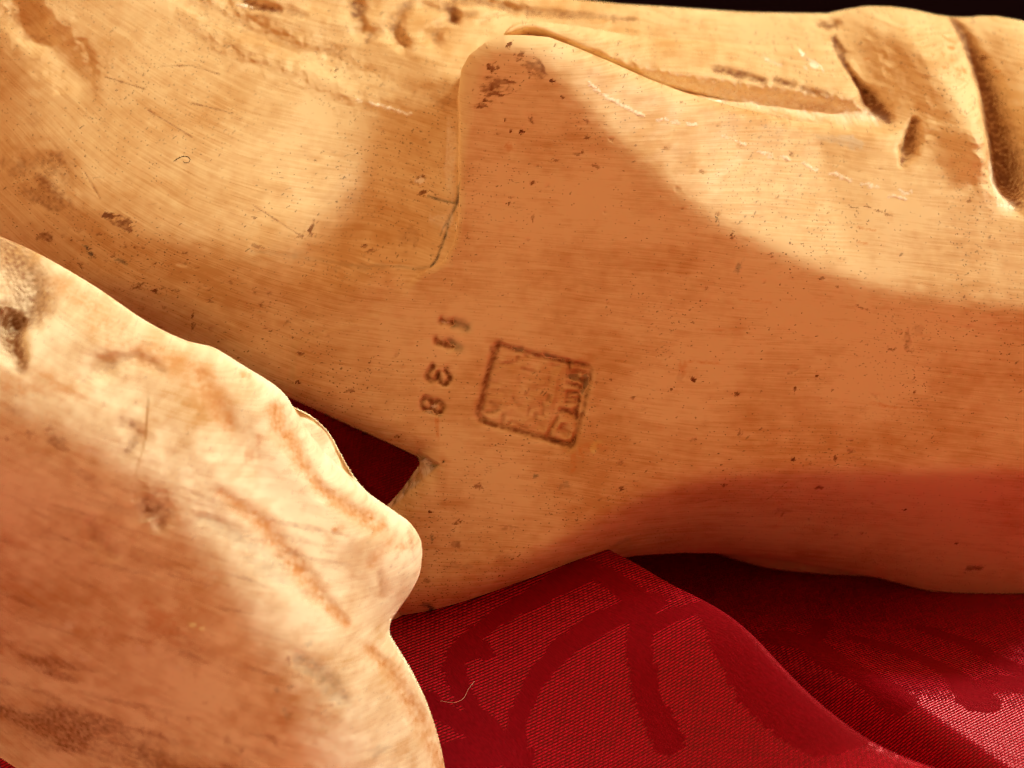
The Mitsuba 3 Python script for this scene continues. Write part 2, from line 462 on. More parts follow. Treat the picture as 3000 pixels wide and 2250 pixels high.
cloth = trimesh.Trimesh(np.stack([CX, CY, CZ], -1).reshape(-1, 3) * 1e-3, np.vstack([quads[:, [0, 1, 2]], quads[:, [0, 2, 3]]]), process=False)
_e = np.array([on_cloth(2905, 70, -12), on_cloth(3010, -15, -12)])
hem = 60 + 2.0 * np.sin(CX * 0.06) + np.where((_e[1, 0] - _e[0, 0]) * (CY - _e[0, 1]) - (_e[1, 1] - _e[0, 1]) * (CX - _e[0, 0]) < 0, 400, 0)
cloth.update_faces((CY < hem).ravel()[cloth.faces].all(1))
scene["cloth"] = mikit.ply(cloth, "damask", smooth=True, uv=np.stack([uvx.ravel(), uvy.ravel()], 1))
dark_slab = trimesh.creation.box((1.6, 1.4, 0.03))
dark_slab.apply_translation((0, 0.1, -0.034 - 0.015))
scene["added_dark_slab"] = mikit.ply(dark_slab, {"type": "diffuse", "reflectance": {"type": "rgb", "value": [0.005, 0.0016, 0.002]}})  # black slab added to stand for the deep shade behind the carvings
labels["added_dark_slab"] = {"label": "added near-black slab standing in for deep shade behind the carvings", "kind": "structure"}
labels["cloth"] = {"label": "crumpled crimson damask cloth with woven scrolls under both carvings", "category": "cloth"}


# ---------------------------------------------------------------- the stamped carving
R = Relief(-70, 68, -31, 45, 0.13)
U, V = R.U, R.V
ctrl = [(-300, -150, -22), (-300, 300, -12), (-300, 700, -6), (0, 0, -15), (0, 200, -10.5), (0, 400, -6.5), (0, 560, -3.6), (0, 700, -3.2), (0, 900, -3),
        (200, -150, -22), (200, 0, -18), (200, 300, -10), (200, 480, -4.2), (200, 620, -1.4), (200, 800, -1.0),
        (500, -150, -26), (500, 0, -22), (500, 200, -15), (500, 400, -8.5), (500, 560, -3.9), (500, 680, -1.0), (500, 900, -0.2),
        (800, -100, -28), (800, 50, -24), (800, 250, -16.5), (800, 450, -10.0), (800, 620, -4.6), (800, 735, -1.0), (800, 900, 0.1),
        (1100, -60, -31), (1100, 50, -27), (1100, 250, -19), (1080, 440, -14.0), (1080, 560, -11.8), (1080, 680, -7.2), (980, 540, -10.5), (1100, 780, -0.8), (1100, 900, 0.25), (1200, 870, 0.25), (700, 1040, 0.1), (1000, 1000, 0.25),
        (1300, -40, -34), (1300, 50, -30), (1210, 380, -12.6), (1210, 500, -10.9), (1210, 620, -8.8), (1205, 705, -6.0), (1320, 250, -14.5), (1330, 400, -8.8), (1335, 520, -7.0), (1335, 630, -5.2), (1318, 715, -3.4), (1300, 785, -0.8), (1300, 900, 0),
        (1600, 30, -34), (1750, 20, -37), (1750, 100, -30), (1750, 260, -20), (1750, 500, -12), (1750, 800, -6), (2000, 60, -36), (2200, 60, -38), (2200, 150, -31), (2200, 300, -21), (2200, 500, -13), (2200, 800, -7),
        (2600, 40, -38), (2600, 150, -29), (2600, 300, -19), (2600, 500, -11.0), (2600, 700, -6.5), (2600, 1000, -6),
        (2900, 80, -36), (2900, 250, -25), (2900, 450, -14), (2900, 700, -6.5), (2900, 900, -4), (2900, 1200, -6),
        (3300, 100, -36), (3300, 400, -18), (3300, 800, -6), (3300, 1300, -7), (1600, 1200, -4), (2200, 1200, -6), (1000, 1200, 0.0), (600, 1200, -0.2)]
ctrl = np.array(ctrl, float)
depth_seen = RBFInterpolator(ctrl[:, :2] / 100.0, ctrl[:, 2], kernel="thin_plate_spline", smoothing=0.3)
cu, cv = np.arange(-72, 72, 1.5), np.arange(-32, 48, 1.5)
gu, gv = np.meshgrid(cu, cv)
rbf = RBFInterpolator(at(ctrl[:, 0], ctrl[:, 1], ctrl[:, 2]), ctrl[:, 2], kernel="thin_plate_spline", smoothing=0.3)
body = RectBivariateSpline(cv, cu, rbf(np.stack([gu.ravel(), gv.ravel()], 1)).reshape(gu.shape))(R.v, R.u)


def on_body(points):
    """Measured points lying on the carved body -> (u, v)."""
    p = np.array([q[:2] for q in points], float)
    return at(p[:, 0], p[:, 1], depth_seen(p / 100.0))


OUT = path([(-300, -130, -22), (-180, -200, -24), (400, -200, -27), (1000, -110, -32), (1500, -30, -40), (1750, 2, -42.5), (2000, 19, -42.5), (2200, 29, -42.5), (2425, 37, -42.5), (2470, 26, -42.5), (2530, 17, -42.5), (2610, 15, -42.5), (2680, 25, -42.5), (2740, 42, -42.5),
            (2790, 45, -41.5), (2850, 46, -41.5), (2870, 43, -41.5), (2920, 44, -41.5), (3000, 55, -40), (3150, 80, -34), (3300, 200, -25), (3360, 600, -10), (3360, 1100, -4), (3300, 1600, -12), (3150, 1752, -33), (3000, 1757, -33), (2930, 1764, -33), (2858, 1758, -32), (2722, 1732, -30), (2586, 1694, -28), (2342, 1648, -24), (2230, 1638, -20),
            (2136, 1631, -18), (2017, 1631, -15), (1900, 1638, -12), (1800, 1648, -9), (1650, 1683, -7), (1500, 1725, -5), (1380, 1770, -4), (1290, 1805, -3), (1210, 1826, -3), (1140, 1832, -3), (1050, 1815, -3), (960, 1760, -3), (930, 1650, -3), (1000, 1590, -3),
            (1138, 1500, -4), (1182, 1452, -5), (1212, 1408, -5), (1236, 1378, -5), (1226, 1334, -3), (1100, 1276, -2), (950, 1207, -2), (840, 1156, -2), (700, 1093, -2), (500, 1005, -3), (300, 915, -4), (0, 780, -5), (-270, 660, -8), (-310, 560, -10)])
d_out = inside(U, V, OUT)
notch = path([(800, 1150), (1300, 1330), (1310, 1380), (1120, 1530)])
dn, _ = dist_path(U, V, notch)
r_out = 2.4 + 1.7 * sstep(1.5, 7, dn) + 4.0 * sstep(-25, -36, U) * sstep(12, 4, V)

# the flat underside, its crest towards the light and the turn under it
T1 = smooth_path(path([(1150, 60), (1380, 88), (1470, 108), (1535, 138), (1605, 190), (1690, 270), (1790, 375), (1940, 505), (2090, 625), (2290, 730), (2500, 808), (2700, 856), (3000, 896), (3400, 930)]), 6)
T2 = smooth_path(path([(3500, 1395), (3000, 1388), (2700, 1392), (2400, 1392), (2100, 1412), (1900, 1465), (1780, 1525), (1650, 1602), (1560, 1660), (1440, 1725), (1300, 1775), (1150, 1800), (1000, 1790)]), 6)


def beyond(line):
    """Signed distance to an open line, positive on its left."""
    best, out = np.full(U.shape, 1e9), np.zeros(U.shape)
    for a, b in zip(line[:-1], line[1:]):
        e = b - a
        t = np.clip(((U - a[0]) * e[0] + (V - a[1]) * e[1]) / (e @ e), 0, 1)
        q = np.hypot(U - a[0] - t * e[0], V - a[1] - t * e[1])
        m = q < best
        best = np.where(m, q, best)
        out = np.where(m, np.sign(e[0] * (V - a[1]) - e[1] * (U - a[0])) * q, out)
    return out


up, under = beyond(T1), beyond(T2)
right = sstep(-2, 12, U)
base = -(0.78 + 0.22 * right) * soft(up, 1.3) - (2.5 - 0.7 * sstep(8, 45, U)) * soft(under, 1.1)
base += 0.35 * (nz(U, V, 0.05, 0.07, 3, 2) - 0.5) - 0.006 * np.maximum(U - 5, 0) ** 1.2
BASE = path([(1110, 905), (1230, 800), (1300, 765), (1334, 700), (1345, 600), (1346, 450), (1346, 350), (1341, 265), (1350, 195), (1374, 152), (1420, 116), (1475, 99, -2), (1540, 100, -3), (1610, 113, -6), (1700, 150, -8), (1800, 190, -9), (1900, 236, -11), (2000, 272, -12), (2150, 314, -14), (2300, 346, -15), (2450, 372, -16), (2570, 388, -17),
             (2700, 360, -18), (3000, 420, -16), (3500, 500, -14), (3600, 1900, -5), (900, 2000), (850, 1300), (850, 1000)])
d_base = inside(U, V, BASE)
r_base = 0.7 + 1.5 * sstep(20, 31, V) 
wall = np.where(d_base < 0, r_base + (-d_base) * (40.0 - 38.5 * sstep(27, 35, U)), rolled(d_base, r_base))
base_l = base - wall
# second fold of drapery behind the peak
FOLD2 = on_body([(1470, 110), (1492, 78), (1522, 60), (1580, 54), (1700, 74), (1850, 100), (2000, 118), (2200, 130), (2460, 118), (2560, 200), (2580, 300), (2400, 330), (2000, 262), (1850, 215), (1700, 160), (1560, 112)])
FOLD2[:6] = path([(1478, 110, -16), (1494, 78, -17), (1522, 60, -18), (1580, 54, -19), (1700, 72, -24), (1850, 98, -27)])
d2 = inside(U, V, smooth_path(FOLD2, 4, True))
rise = np.interp(U, at([1480, 1650, 1900, 2200, 2500], 100, -25)[:, 0], [12.0, 8.0, 3.6, 1.4, 0.2])
fold2 = body + rise - rolled(d2, 2.4)
body_l = body - 40.0 * sstep(4, -7, V) * sstep(-12, 0, U)
R.W = body_l
# bumps like curls in the upper band
band = on_body([(560, -80), (640, 30), (800, 120), (1000, 205), (1200, 268), (1330, 275), (1480, 100), (1900, 90), (2300, 60), (1700, -60)])
d_band = inside(U, V, band)
inband = sstep(-0.5, 1.5, d_band)
R.W += inband * 3.0 * (nz(U, V, 0.16, 0.22, 21, 2) - 0.5)
R.W += 0.8 * (nz(U, V, 0.11, 0.16, 22, 3) - 0.5) * sstep(-26, -20, -V)
R.W -= 0.55 * soft(-(U + 45), 9.0)
R.soil = 0.62


def g(pts, width, depth, **kw):
    R.groove(pts, np.asarray(width, float) * 1.5, np.asarray(depth, float) * 1.25, **kw)


g(on_body([(520, -30), (650, 55), (800, 122), (1000, 208), (1150, 262), (1290, 280)]), 0.9, [0.9, 0.9, 1.0, 0.8, 0.4, 0.2], dirt=0.28, seed=1)
g(on_body([(560, 20), (700, 105), (840, 160), (1000, 232), (1180, 292)]), 1.2, [-0.5, -0.9, -0.9, -0.7, -0.2], seed=2)
g(on_body([(1195, 10), (1165, 45), (1155, 75), (1165, 105), (1185, 130)]), [0.4, 0.55, 0.6, 0.5, 0.35], [0.4, 0.9, 1.1, 0.9, 0.5], dirt=0.6, seed=3)
g(on_body([(1050, 92), (1110, 92), (1150, 106), (1185, 135)]), 0.5, 0.6, dirt=0.3, seed=4)
g(on_body([(1265, 105), (1290, 80), (1330, 58), (1390, 38)]), [0.6, 0.5, 0.4, 0.3], [0.9, 0.8, 0.6, 0.3], dirt=0.4, seed=5)
g(on_body([(1270, 100), (1282, 118)]), 0.6, 0.7, dirt=0.5, seed=6)
g(on_body([(1240, 10), (1290, 30), (1330, 45)]), 0.3, 0.4, dirt=0.35, seed=7)
g(on_body([(1320, 15), (1325, 38), (1328, 52)]), 0.5, 0.8, dirt=0.9, seed=8)
g(on_body([(1410, 65), (1440, 45), (1510, 32)]), 0.3, 0.5, dirt=0.3, seed=9)
g(on_body([(1042, 12), (1045, 30), (1044, 45)]), 0.62, 0.7, dirt=0.75, seed=10)
g(on_body([(1060, 62), (1062, 78)]), 0.45, 0.4, dirt=0.55, seed=11)
g(on_body([(1078, 115), (1090, 105)]), 0.4, 0.4, dirt=0.7, seed=12)
g(on_body([(850, 35), (890, 45)]), [0.5, 0.3], 0.4, dirt=0.45, seed=13)
g(on_body([(720, 5), (775, 22), (815, 28)]), 0.35, 0.4, dirt=0.85, seed=14)
g(on_body([(945, 140), (985, 150), (1000, 158)]), 0.5, 0.2, dirt=0.4, seed=15)
g(on_body([(1330, -10), (1450, 8), (1560, 30), (1700, 42), (1860, 52)]), [0.5, 0.5, 0.5, 0.4, 0.25], [1.2, 1.2, 1.0, 0.7, 0.3], dirt=0.62, seed=16)
g(on_body([(1440, -5), (1500, 14)]), 0.6, 0.3, dirt=-0.35, seed=17)
g(on_body([(1630, 55), (1720, 90), (1800, 70)]), 0.5, 0.3, dirt=0.15, seed=18)
g(on_body([(1790, 80), (1840, 55)]), 0.4, 0.3, dirt=0.2, seed=19)
# left end: creases running down
g(on_body([(40, -20), (70, 40), (95, 85), (140, 120), (180, 170), (225, 225), (240, 260)]), [0.8, 0.9, 1.0, 1.2, 1.3, 1.2, 0.8], [1.6, 1.8, 1.5, 1.1, 1.1, 0.9, 0.3], dirt=0.13, seed=20)
g(on_body([(40, 88), (90, 94), (125, 110)]), 0.4, 0.4, dirt=0.4, seed=21)
g(on_body([(0, 30), (30, 45), (45, 50)]), 0.9, 0.8, dirt=0.25, seed=22)
g(on_body([(60, 480), (110, 470), (160, 480), (175, 520)]), 1.0, 0.3, dirt=0.4, seed=23)
body_l = R.W.copy()
R.soil = 0.85
g = R.groove

# union of the pieces
R.W = smax(np.maximum(body_l, np.where(d2 > -1.5, fold2, -99)), base_l, 0.25 + 5.5 * sstep(27, 37, U) * sstep(0, 8, V))
lobe = path([(2080, 1560, -26), (2120, 1620, -26), (2142, 1638, -26), (2190, 1653, -26), (2272, 1675, -26), (2424, 1692, -26), (2586, 1702, -26), (2720, 1714, -26), (2760, 1560, -26)])
R.W -= rolled(d_out, r_out)
dl = inside(U, V, smooth_path(lobe, 4, True))
lobe_w = -29.0 + 0.9 * (V + 19.0) - rolled(dl, 1.6)
R.W = np.where((dl > -2) & (lobe_w > R.W), lobe_w, R.W)

# drapery at the right
g(on_body([(1900, 226), (2050, 262), (2200, 284), (2350, 305), (2480, 325), (2560, 338)]), [0.5, 0.9, 1.1, 1.2, 1.1, 0.8], [0.3, 1.2, 1.8, 2.1, 1.9, 1.2], chalk=0.55, seed=30)
g(on_body([(2095, 208), (2150, 220), (2200, 232), (2235, 242)]), [0.45, 0.55, 0.5, 0.4], [0.5, 0.7, 0.6, 0.3], dirt=0.72, seed=31)
g(on_body([(2270, 240), (2320, 252)]), 0.4, 0.4, dirt=0.62, seed=32)
g(on_body([(2350, 262), (2420, 278)]), 0.5, 0.3, dirt=0.4, seed=33)
g(on_body([(2330, 300), (2430, 318), (2520, 330)]), 0.7, 0.3, dirt=0.32, chalk=-0.3, seed=34)
g(on_body([(2445, 112), (2465, 150), (2478, 185), (2500, 215), (2530, 250), (2565, 295), (2605, 345)]), [0.4, 0.6, 0.4, 0.35, 0.6, 1.15, 0.7], [0.4, 0.8, 0.9, 1.0, 1.9, 3.0, 0.8], dirt=0.78, seed=35)
g(on_body([(2410, 68), (2430, 72), (2450, 62)]), 0.65, 0.9, dirt=0.62, seed=36)
g(on_body([(2590, 90), (2610, 150), (2640, 210), (2660, 250)]), [0.8, 1.4, 1.6, 0.8], [0.3, 0.7, 0.9, 0.2], dirt=0.10, seed=37)
g(on_body([(2682, 352), (2672, 400), (2660, 440), (2645, 482)]), [0.35, 0.75, 0.8, 0.4], [0.8, 2.2, 2.3, 0.7], dirt=0.62, seed=38, power=2.6)
g(on_body([(2800, 48), (2822, 85), (2850, 140), (2880, 205), (2905, 260), (2920, 330), (2935, 400), (2955, 480), (2968, 540), (2975, 590)]), [0.5, 0.8, 0.9, 1.1, 1.3, 1.5, 1.8, 2.1, 2.0, 1.1], [0.8, 1.5, 2.0, 2.8, 3.6, 4.4, 5.4, 6.0, 5.4, 1.8], dirt=0.75, rough=0.14, even=0.55, seed=39, power=2.6)
g(on_body([(2910, 480), (2930, 570), (2955, 610)]), 0.5, 0.1, chalk=0.6, seed=40)
g(on_body([(2870, 300), (2880, 430), (2905, 540)]), 1.4, [-0.4, -0.9, -0.4], seed=41)
g(on_body([(2560, 30), (2610, 120), (2660, 200)]), 2.2, -0.8, seed=42)
g(on_body([(2560, 40), (2640, 110), (2720, 200), (2790, 310), (2850, 430), (2890, 540)]), [3.2, 3.4, 3.2, 3.0, 2.8, 2.2], [-0.8, -2.8, -4.0, -4.2, -3.6, -0.8], rough=0.1, seed=43)
g(on_body([(2470, 90), (2510, 190), (2570, 290), (2640, 380)]), [2.0, 2.6, 2.8, 2.2], [0.6, 1.6, 2.0, 0.8], rough=0.1, seed=46)
g(on_body([(2850, 80), (2905, 220), (2950, 380), (2985, 540)]), [2.0, 2.6, 3.2, 3.0], [1.0, 1.8, 2.4, 2.0], rough=0.1, seed=47)
g(on_body([(2960, 120), (3050, 320), (3100, 560)]), 4.0, [-1.0, -2.4, -2.4], rough=0.1, seed=44)
# rough floor of the long groove
gm, _ = dist_path(U, V, on_body([(1750, 175), (2000, 250), (2300, 300), (2560, 335)]))
R.W += 0.5 * (nz(U, V, 1.8, 1.8, 45, 3) - 0.5) * sstep(1.8, 0.4, gm)
# chalky scratches on the slope
for i, (a, b, c_, wd) in enumerate([((1722, 248), (1760, 275), (1790, 300), 0.30), ((1790, 296), (1815, 318), (1880, 338), 0.35), ((1800, 300), (1830, 325), (1850, 330), 0.5), ((1925, 352), (1960, 356), (2040, 364), 0.22), ((2120, 398), (2150, 410), (2185, 418), 0.26), ((2235, 440), (2255, 448), (2265, 452), 0.24),
                                    ((2300, 455), (2315, 462), (2320, 465), 0.2), ((2358, 474), (2375, 482), (2395, 492), 0.25), ((2440, 500), (2465, 515), (2495, 526), 0.28), ((2530, 535), (2550, 543), (2570, 548), 0.26), ((2585, 556), (2625, 562), (2670, 565), 0.30), ((2600, 575), (2620, 590), (2645, 580), 0.35),
                                    ((1030, 285), (1110, 310), (1190, 332), 0.26), ((1090, 300), (1160, 322), (1200, 338), 0.22), ((690, 10), (710, 20), (730, 16), 0.35), ((2920, 600), (2945, 615), (2975, 605), 0.4)]):
    q = on_body([a, b, c_]) if a[0] < 1300 or a[0] > 2900 else path([a + (-1.2,), b + (-2.2,), c_ + (-3.0,)], -4)
    if 1700 < a[0] < 2900:
        k = np.interp(a[0], [1720, 2000, 2700], [-3.5, -6.5, -8.5])
        q = path([a, b, c_], k)
    for t_ in np.linspace(0, 1, 4 + int(np.linalg.norm(q[2] - q[0]) / 0.45)):
        if rng.random() < 0.72:
            c_ = q[0] + (q[2] - q[0]) * t_ + rng.normal(0, 0.08, 2)
            R.stain(c_, rng.uniform(0.22, 0.50), rng.uniform(0.12, 0.24), rng.uniform(0.7, 1.1), rng.uniform(-35, 10), "chalk", seed=1300 + int(rng.integers(900)), edge=0.4, ragged=0.9, lift=rng.uniform(0.02, 0.10))

# ---- stamp and numerals pressed into the underside
SQ = smooth_path(path([(1462, 1006), (1560, 1030), (1640, 1050), (1720, 1068), (1735, 1090), (1722, 1150), (1704, 1220), (1684, 1300), (1666, 1304), (1600, 1288), (1500, 1262), (1425, 1238), (1403, 1215), (1410, 1170), (1428, 1090), (1448, 1020)]), 4, True)
dq = inside(U, V, SQ)
rag = (nz(U, V, 2.2, 2.2, 51, 3) - 0.5) * 0.30
R.W -= 0.34 * sstep(-0.22, 0.30, dq + rag * 0.5)
R.part[dq > -0.15] = 1
g(path([(1462, 1008), (1446, 1040), (1432, 1090), (1420, 1140), (1412, 1175), (1404, 1210), (1410, 1228)]), [0.4, 0.36, 0.40, 0.42, 0.45, 0.48, 0.40], 0.32, dirt=0.55, rough=0.25, seed=52)
g(path([(1410, 1228), (1440, 1243), (1500, 1258), (1560, 1274), (1620, 1292), (1672, 1306)]), [0.36, 0.30, 0.28, 0.30, 0.34, 0.42], 0.32, dirt=0.58, rough=0.25, seed=53)
g(path([(1600, 1042), (1640, 1052), (1668, 1060)]), 0.22, 0.22, dirt=-0.55, rough=0.8, seed=54)
g(path([(1505, 1020), (1530, 1026)]), 0.20, 0.16, dirt=-0.45, rough=0.8, seed=55)
g(path([(1470, 1010), (1545, 1032), (1600, 1046), (1722, 1072)]), 0.24, 0.26, dirt=0.50, rough=0.35, seed=56)
g(path([(1732, 1088), (1718, 1160), (1702, 1230), (1682, 1300)]), 0.26, 0.26, dirt=0.45, rough=0.35, seed=59)
g(path([(1440, 1020), (1450, 1050)]), 0.28, 0.1, dirt=0.5, chalk=0, seed=57)
# lettering down the right side of the stamp: raised strokes between the pits
letters = [([(1668, 1062), (1672, 1085), (1690, 1096)], 0.20, 0.50, 0.35), ([(1688, 1086), (1712, 1092)], 0.24, 0.40, 0.55), ([(1672, 1102), (1690, 1110), (1712, 1118)], 0.26, 0.55, -0.62), ([(1668, 1124), (1690, 1130), (1706, 1134)], 0.30, 0.45, 0.70), ([(1718, 1110), (1714, 1128), (1706, 1146)], 0.34, 0.60, -0.70),
           ([(1668, 1152), (1694, 1152), (1698, 1170), (1692, 1196)], 0.22, 0.50, 0.72), ([(1662, 1166), (1694, 1168)], 0.14, 0.40, 0.45), ([(1660, 1178), (1690, 1180)], 0.14, 0.40, 0.55), ([(1646, 1202), (1664, 1204), (1676, 1212)], 0.22, 0.45, 0.70), ([(1688, 1204), (1688, 1216), (1690, 1224)], 0.34, 0.60, 0.85),
           ([(1634, 1222), (1626, 1236), (1618, 1252)], 0.18, 0.35, 0.50), ([(1612, 1264), (1608, 1276)], 0.24, 0.40, 0.55), ([(1645, 1256), (1654, 1264), (1662, 1272)], 0.42, 0.50, 0.45), ([(1618, 1290), (1650, 1298), (1676, 1300), (1684, 1286)], 0.26, 0.45, -0.55),
           ([(1634, 1100), (1618, 1180), (1600, 1260)], 0.25, -0.15, 0.0), ([(1655, 1140), (1690, 1143)], 0.25, -0.18, 0.0), ([(1650, 1192), (1684, 1196)], 0.25, -0.16, 0.0), ([(1625, 1270), (1640, 1240), (1664, 1240), (1676, 1262), (1664, 1288), (1640, 1288), (1627, 1272)], 0.22, -0.22, 0.0),
           # faint line on the left side and fragments between
           ([(1436, 1180), (1460, 1194)], 0.20, 0.20, 0.35), ([(1424, 1208), (1440, 1206), (1456, 1202)], 0.22, 0.24, 0.50), ([(1440, 1184), (1446, 1205)], 0.16, 0.14, 0.25), ([(1440, 1120), (1462, 1124)], 0.18, 0.16, 0.25), ([(1442, 1066), (1462, 1062), (1460, 1078), (1440, 1082)], 0.16, 0.14, 0.25), ([(1434, 1146), (1470, 1148)], 0.16, 0.14, 0.22), ([(1430, 1158), (1462, 1160)], 0.16, 0.12, 0.2),
           ([(1475, 1066), (1496, 1064), (1500, 1064)], 0.22, 0.24, 0.45), ([(1517, 1048), (1516, 1056)], 0.25, 0.22, 0.55), ([(1530, 1080), (1560, 1090), (1568, 1092)], 0.18, 0.18, 0.40), ([(1540, 1040), (1546, 1044)], 0.2, 0.2, 0.4), ([(1618, 1070), (1640, 1074)], 0.18, 0.16, 0.3), ([(1622, 1076), (1640, 1070)], 0.12, 0.12, 0.25),
           ([(1476, 1218), (1470, 1240)], 0.22, 0.20, 0.45), ([(1492, 1244), (1500, 1236), (1520, 1246), (1546, 1256)], 0.2, 0.22, 0.42), ([(1552, 1200), (1548, 1216)], 0.18, 0.18, 0.40), ([(1570, 1216), (1568, 1226)], 0.18, 0.16, 0.35), ([(1588, 1184), (1592, 1200), (1590, 1214)], 0.22, 0.2, 0.42), ([(1606, 1164), (1604, 1174)], 0.2, 0.2, 0.42), ([(1610, 1108), (1612, 1124)], 0.2, 0.14, 0.25), ([(1504, 1166), (1506, 1174)], 0.16, 0.16, 0.4), ([(1575, 1240), (1590, 1252)], 0.3, 0.16, 0.22)]
for i, (q, wd, dp, dirt) in enumerate(letters):
    g(path(q), wd, dp, dirt=0.78 * dirt, rough=0.75, seed=100 + i, smooth=len(q) > 2)
R.W += 0.30 * (nz(U, V, 1.5, 1.5, 58, 3) - 0.5) * sstep(-0.2, 0.3, dq)
R.dirt = np.where((dq > 0) & (R.dirt == 0), np.clip(2.2 * (nz(U, V, 1.5, 1.9, 49, 3) - 0.54), 0, 0.42) * sstep(0, 0.3, dq), R.dirt)
DIGITS = [[([(1294, 938), (1310, 943), (1326, 946)], 0.27, 0.50, 0.75), ([(1330, 945), (1350, 951), (1366, 960)], 0.40, 0.60, -0.62), ([(1294, 934), (1293, 948)], 0.20, 0.4, 0.5)],
          [([(1280, 1000), (1300, 1006), (1325, 1012)], 0.30, 0.50, 0.80), ([(1322, 1006), (1340, 1018)], 0.42, 0.60, -0.66), ([(1277, 992), (1282, 1006)], 0.25, 0.45, 0.6)],
          [([(1268, 1076), (1256, 1090), (1254, 1104), (1262, 1114), (1276, 1112), (1284, 1096)], 0.26, 0.50, 0.80), ([(1284, 1096), (1288, 1114), (1300, 1125), (1312, 1119), (1317, 1104), (1307, 1087)], 0.26, 0.55, 0.85)],
          [([(1244, 1166), (1236, 1178), (1240, 1194), (1256, 1200), (1266, 1192), (1264, 1176), (1252, 1166), (1244, 1166)], 0.25, 0.48, 0.72), ([(1268, 1186), (1280, 1176), (1292, 1182), (1296, 1196), (1288, 1208), (1276, 1208), (1268, 1196)], 0.25, 0.50, 0.78), ([(1246, 1200), (1270, 1208), (1288, 1214)], 0.25, 0.3, -0.55), ([(1268, 1186), (1272, 1190)], 0.22, -0.1, 0)]]
for i, strokes in enumerate(DIGITS):
    for j, (q, wd, dp, dirt) in enumerate(strokes):
        q = path(q)
        g(q, wd, dp * 0.9, dirt=0.8 * dirt, rough=0.5, seed=160 + i * 5 + j, smooth=len(q) > 2)
        k = R.window(q, 1.0)
        dd, _ = dist_path(U[k], V[k], q)
        R.part[k] = np.where(dd < wd * 1.35, 2 + i, R.part[k])
R.stain(at(1272, 1190), 0.35, 0.22, 0.9, kind="chalk", seed=3)
R.stain(at(1300, 943), 0.5, 0.15, 0.55, ang=-12, kind="chalk", seed=4)
R.stain(at(1255, 1205), 0.4, 0.15, 0.45, kind="chalk", seed=5)

# ---- broken edge of the notch
face = inside(U, V, path([(1232, 1330), (1280, 1350), (1292, 1364), (1160, 1508), (1090, 1560), (1080, 1500), (1150, 1440), (1220, 1370)]))
cut = beyond(path([(1090, 1545), (1150, 1492), (1293, 1362), (1246, 1334), (1180, 1302)]))
cut = np.where(face > -0.6, np.maximum(cut, 0), 0)
R.W -= 2.2 * cut
fm = sstep(0.05, 0.35, cut)
R.W += fm * (1.3 * (nz(U, V, 0.75, 0.75, 70, 4) - 0.55))
R.dirt = np.where(fm > 0.05, fm * (-0.45 + 1.8 * (nz(U, V, 1.1, 1.1, 71, 3) - 0.42)), R.dirt)
R.chalk = np.where(fm > 0.05, fm * np.clip(3.5 * (nz(U, V, 1.3, 1.3, 72, 3) - 0.45), 0, 0.75), R.chalk)
R.part[(fm > 0.3)] = 6

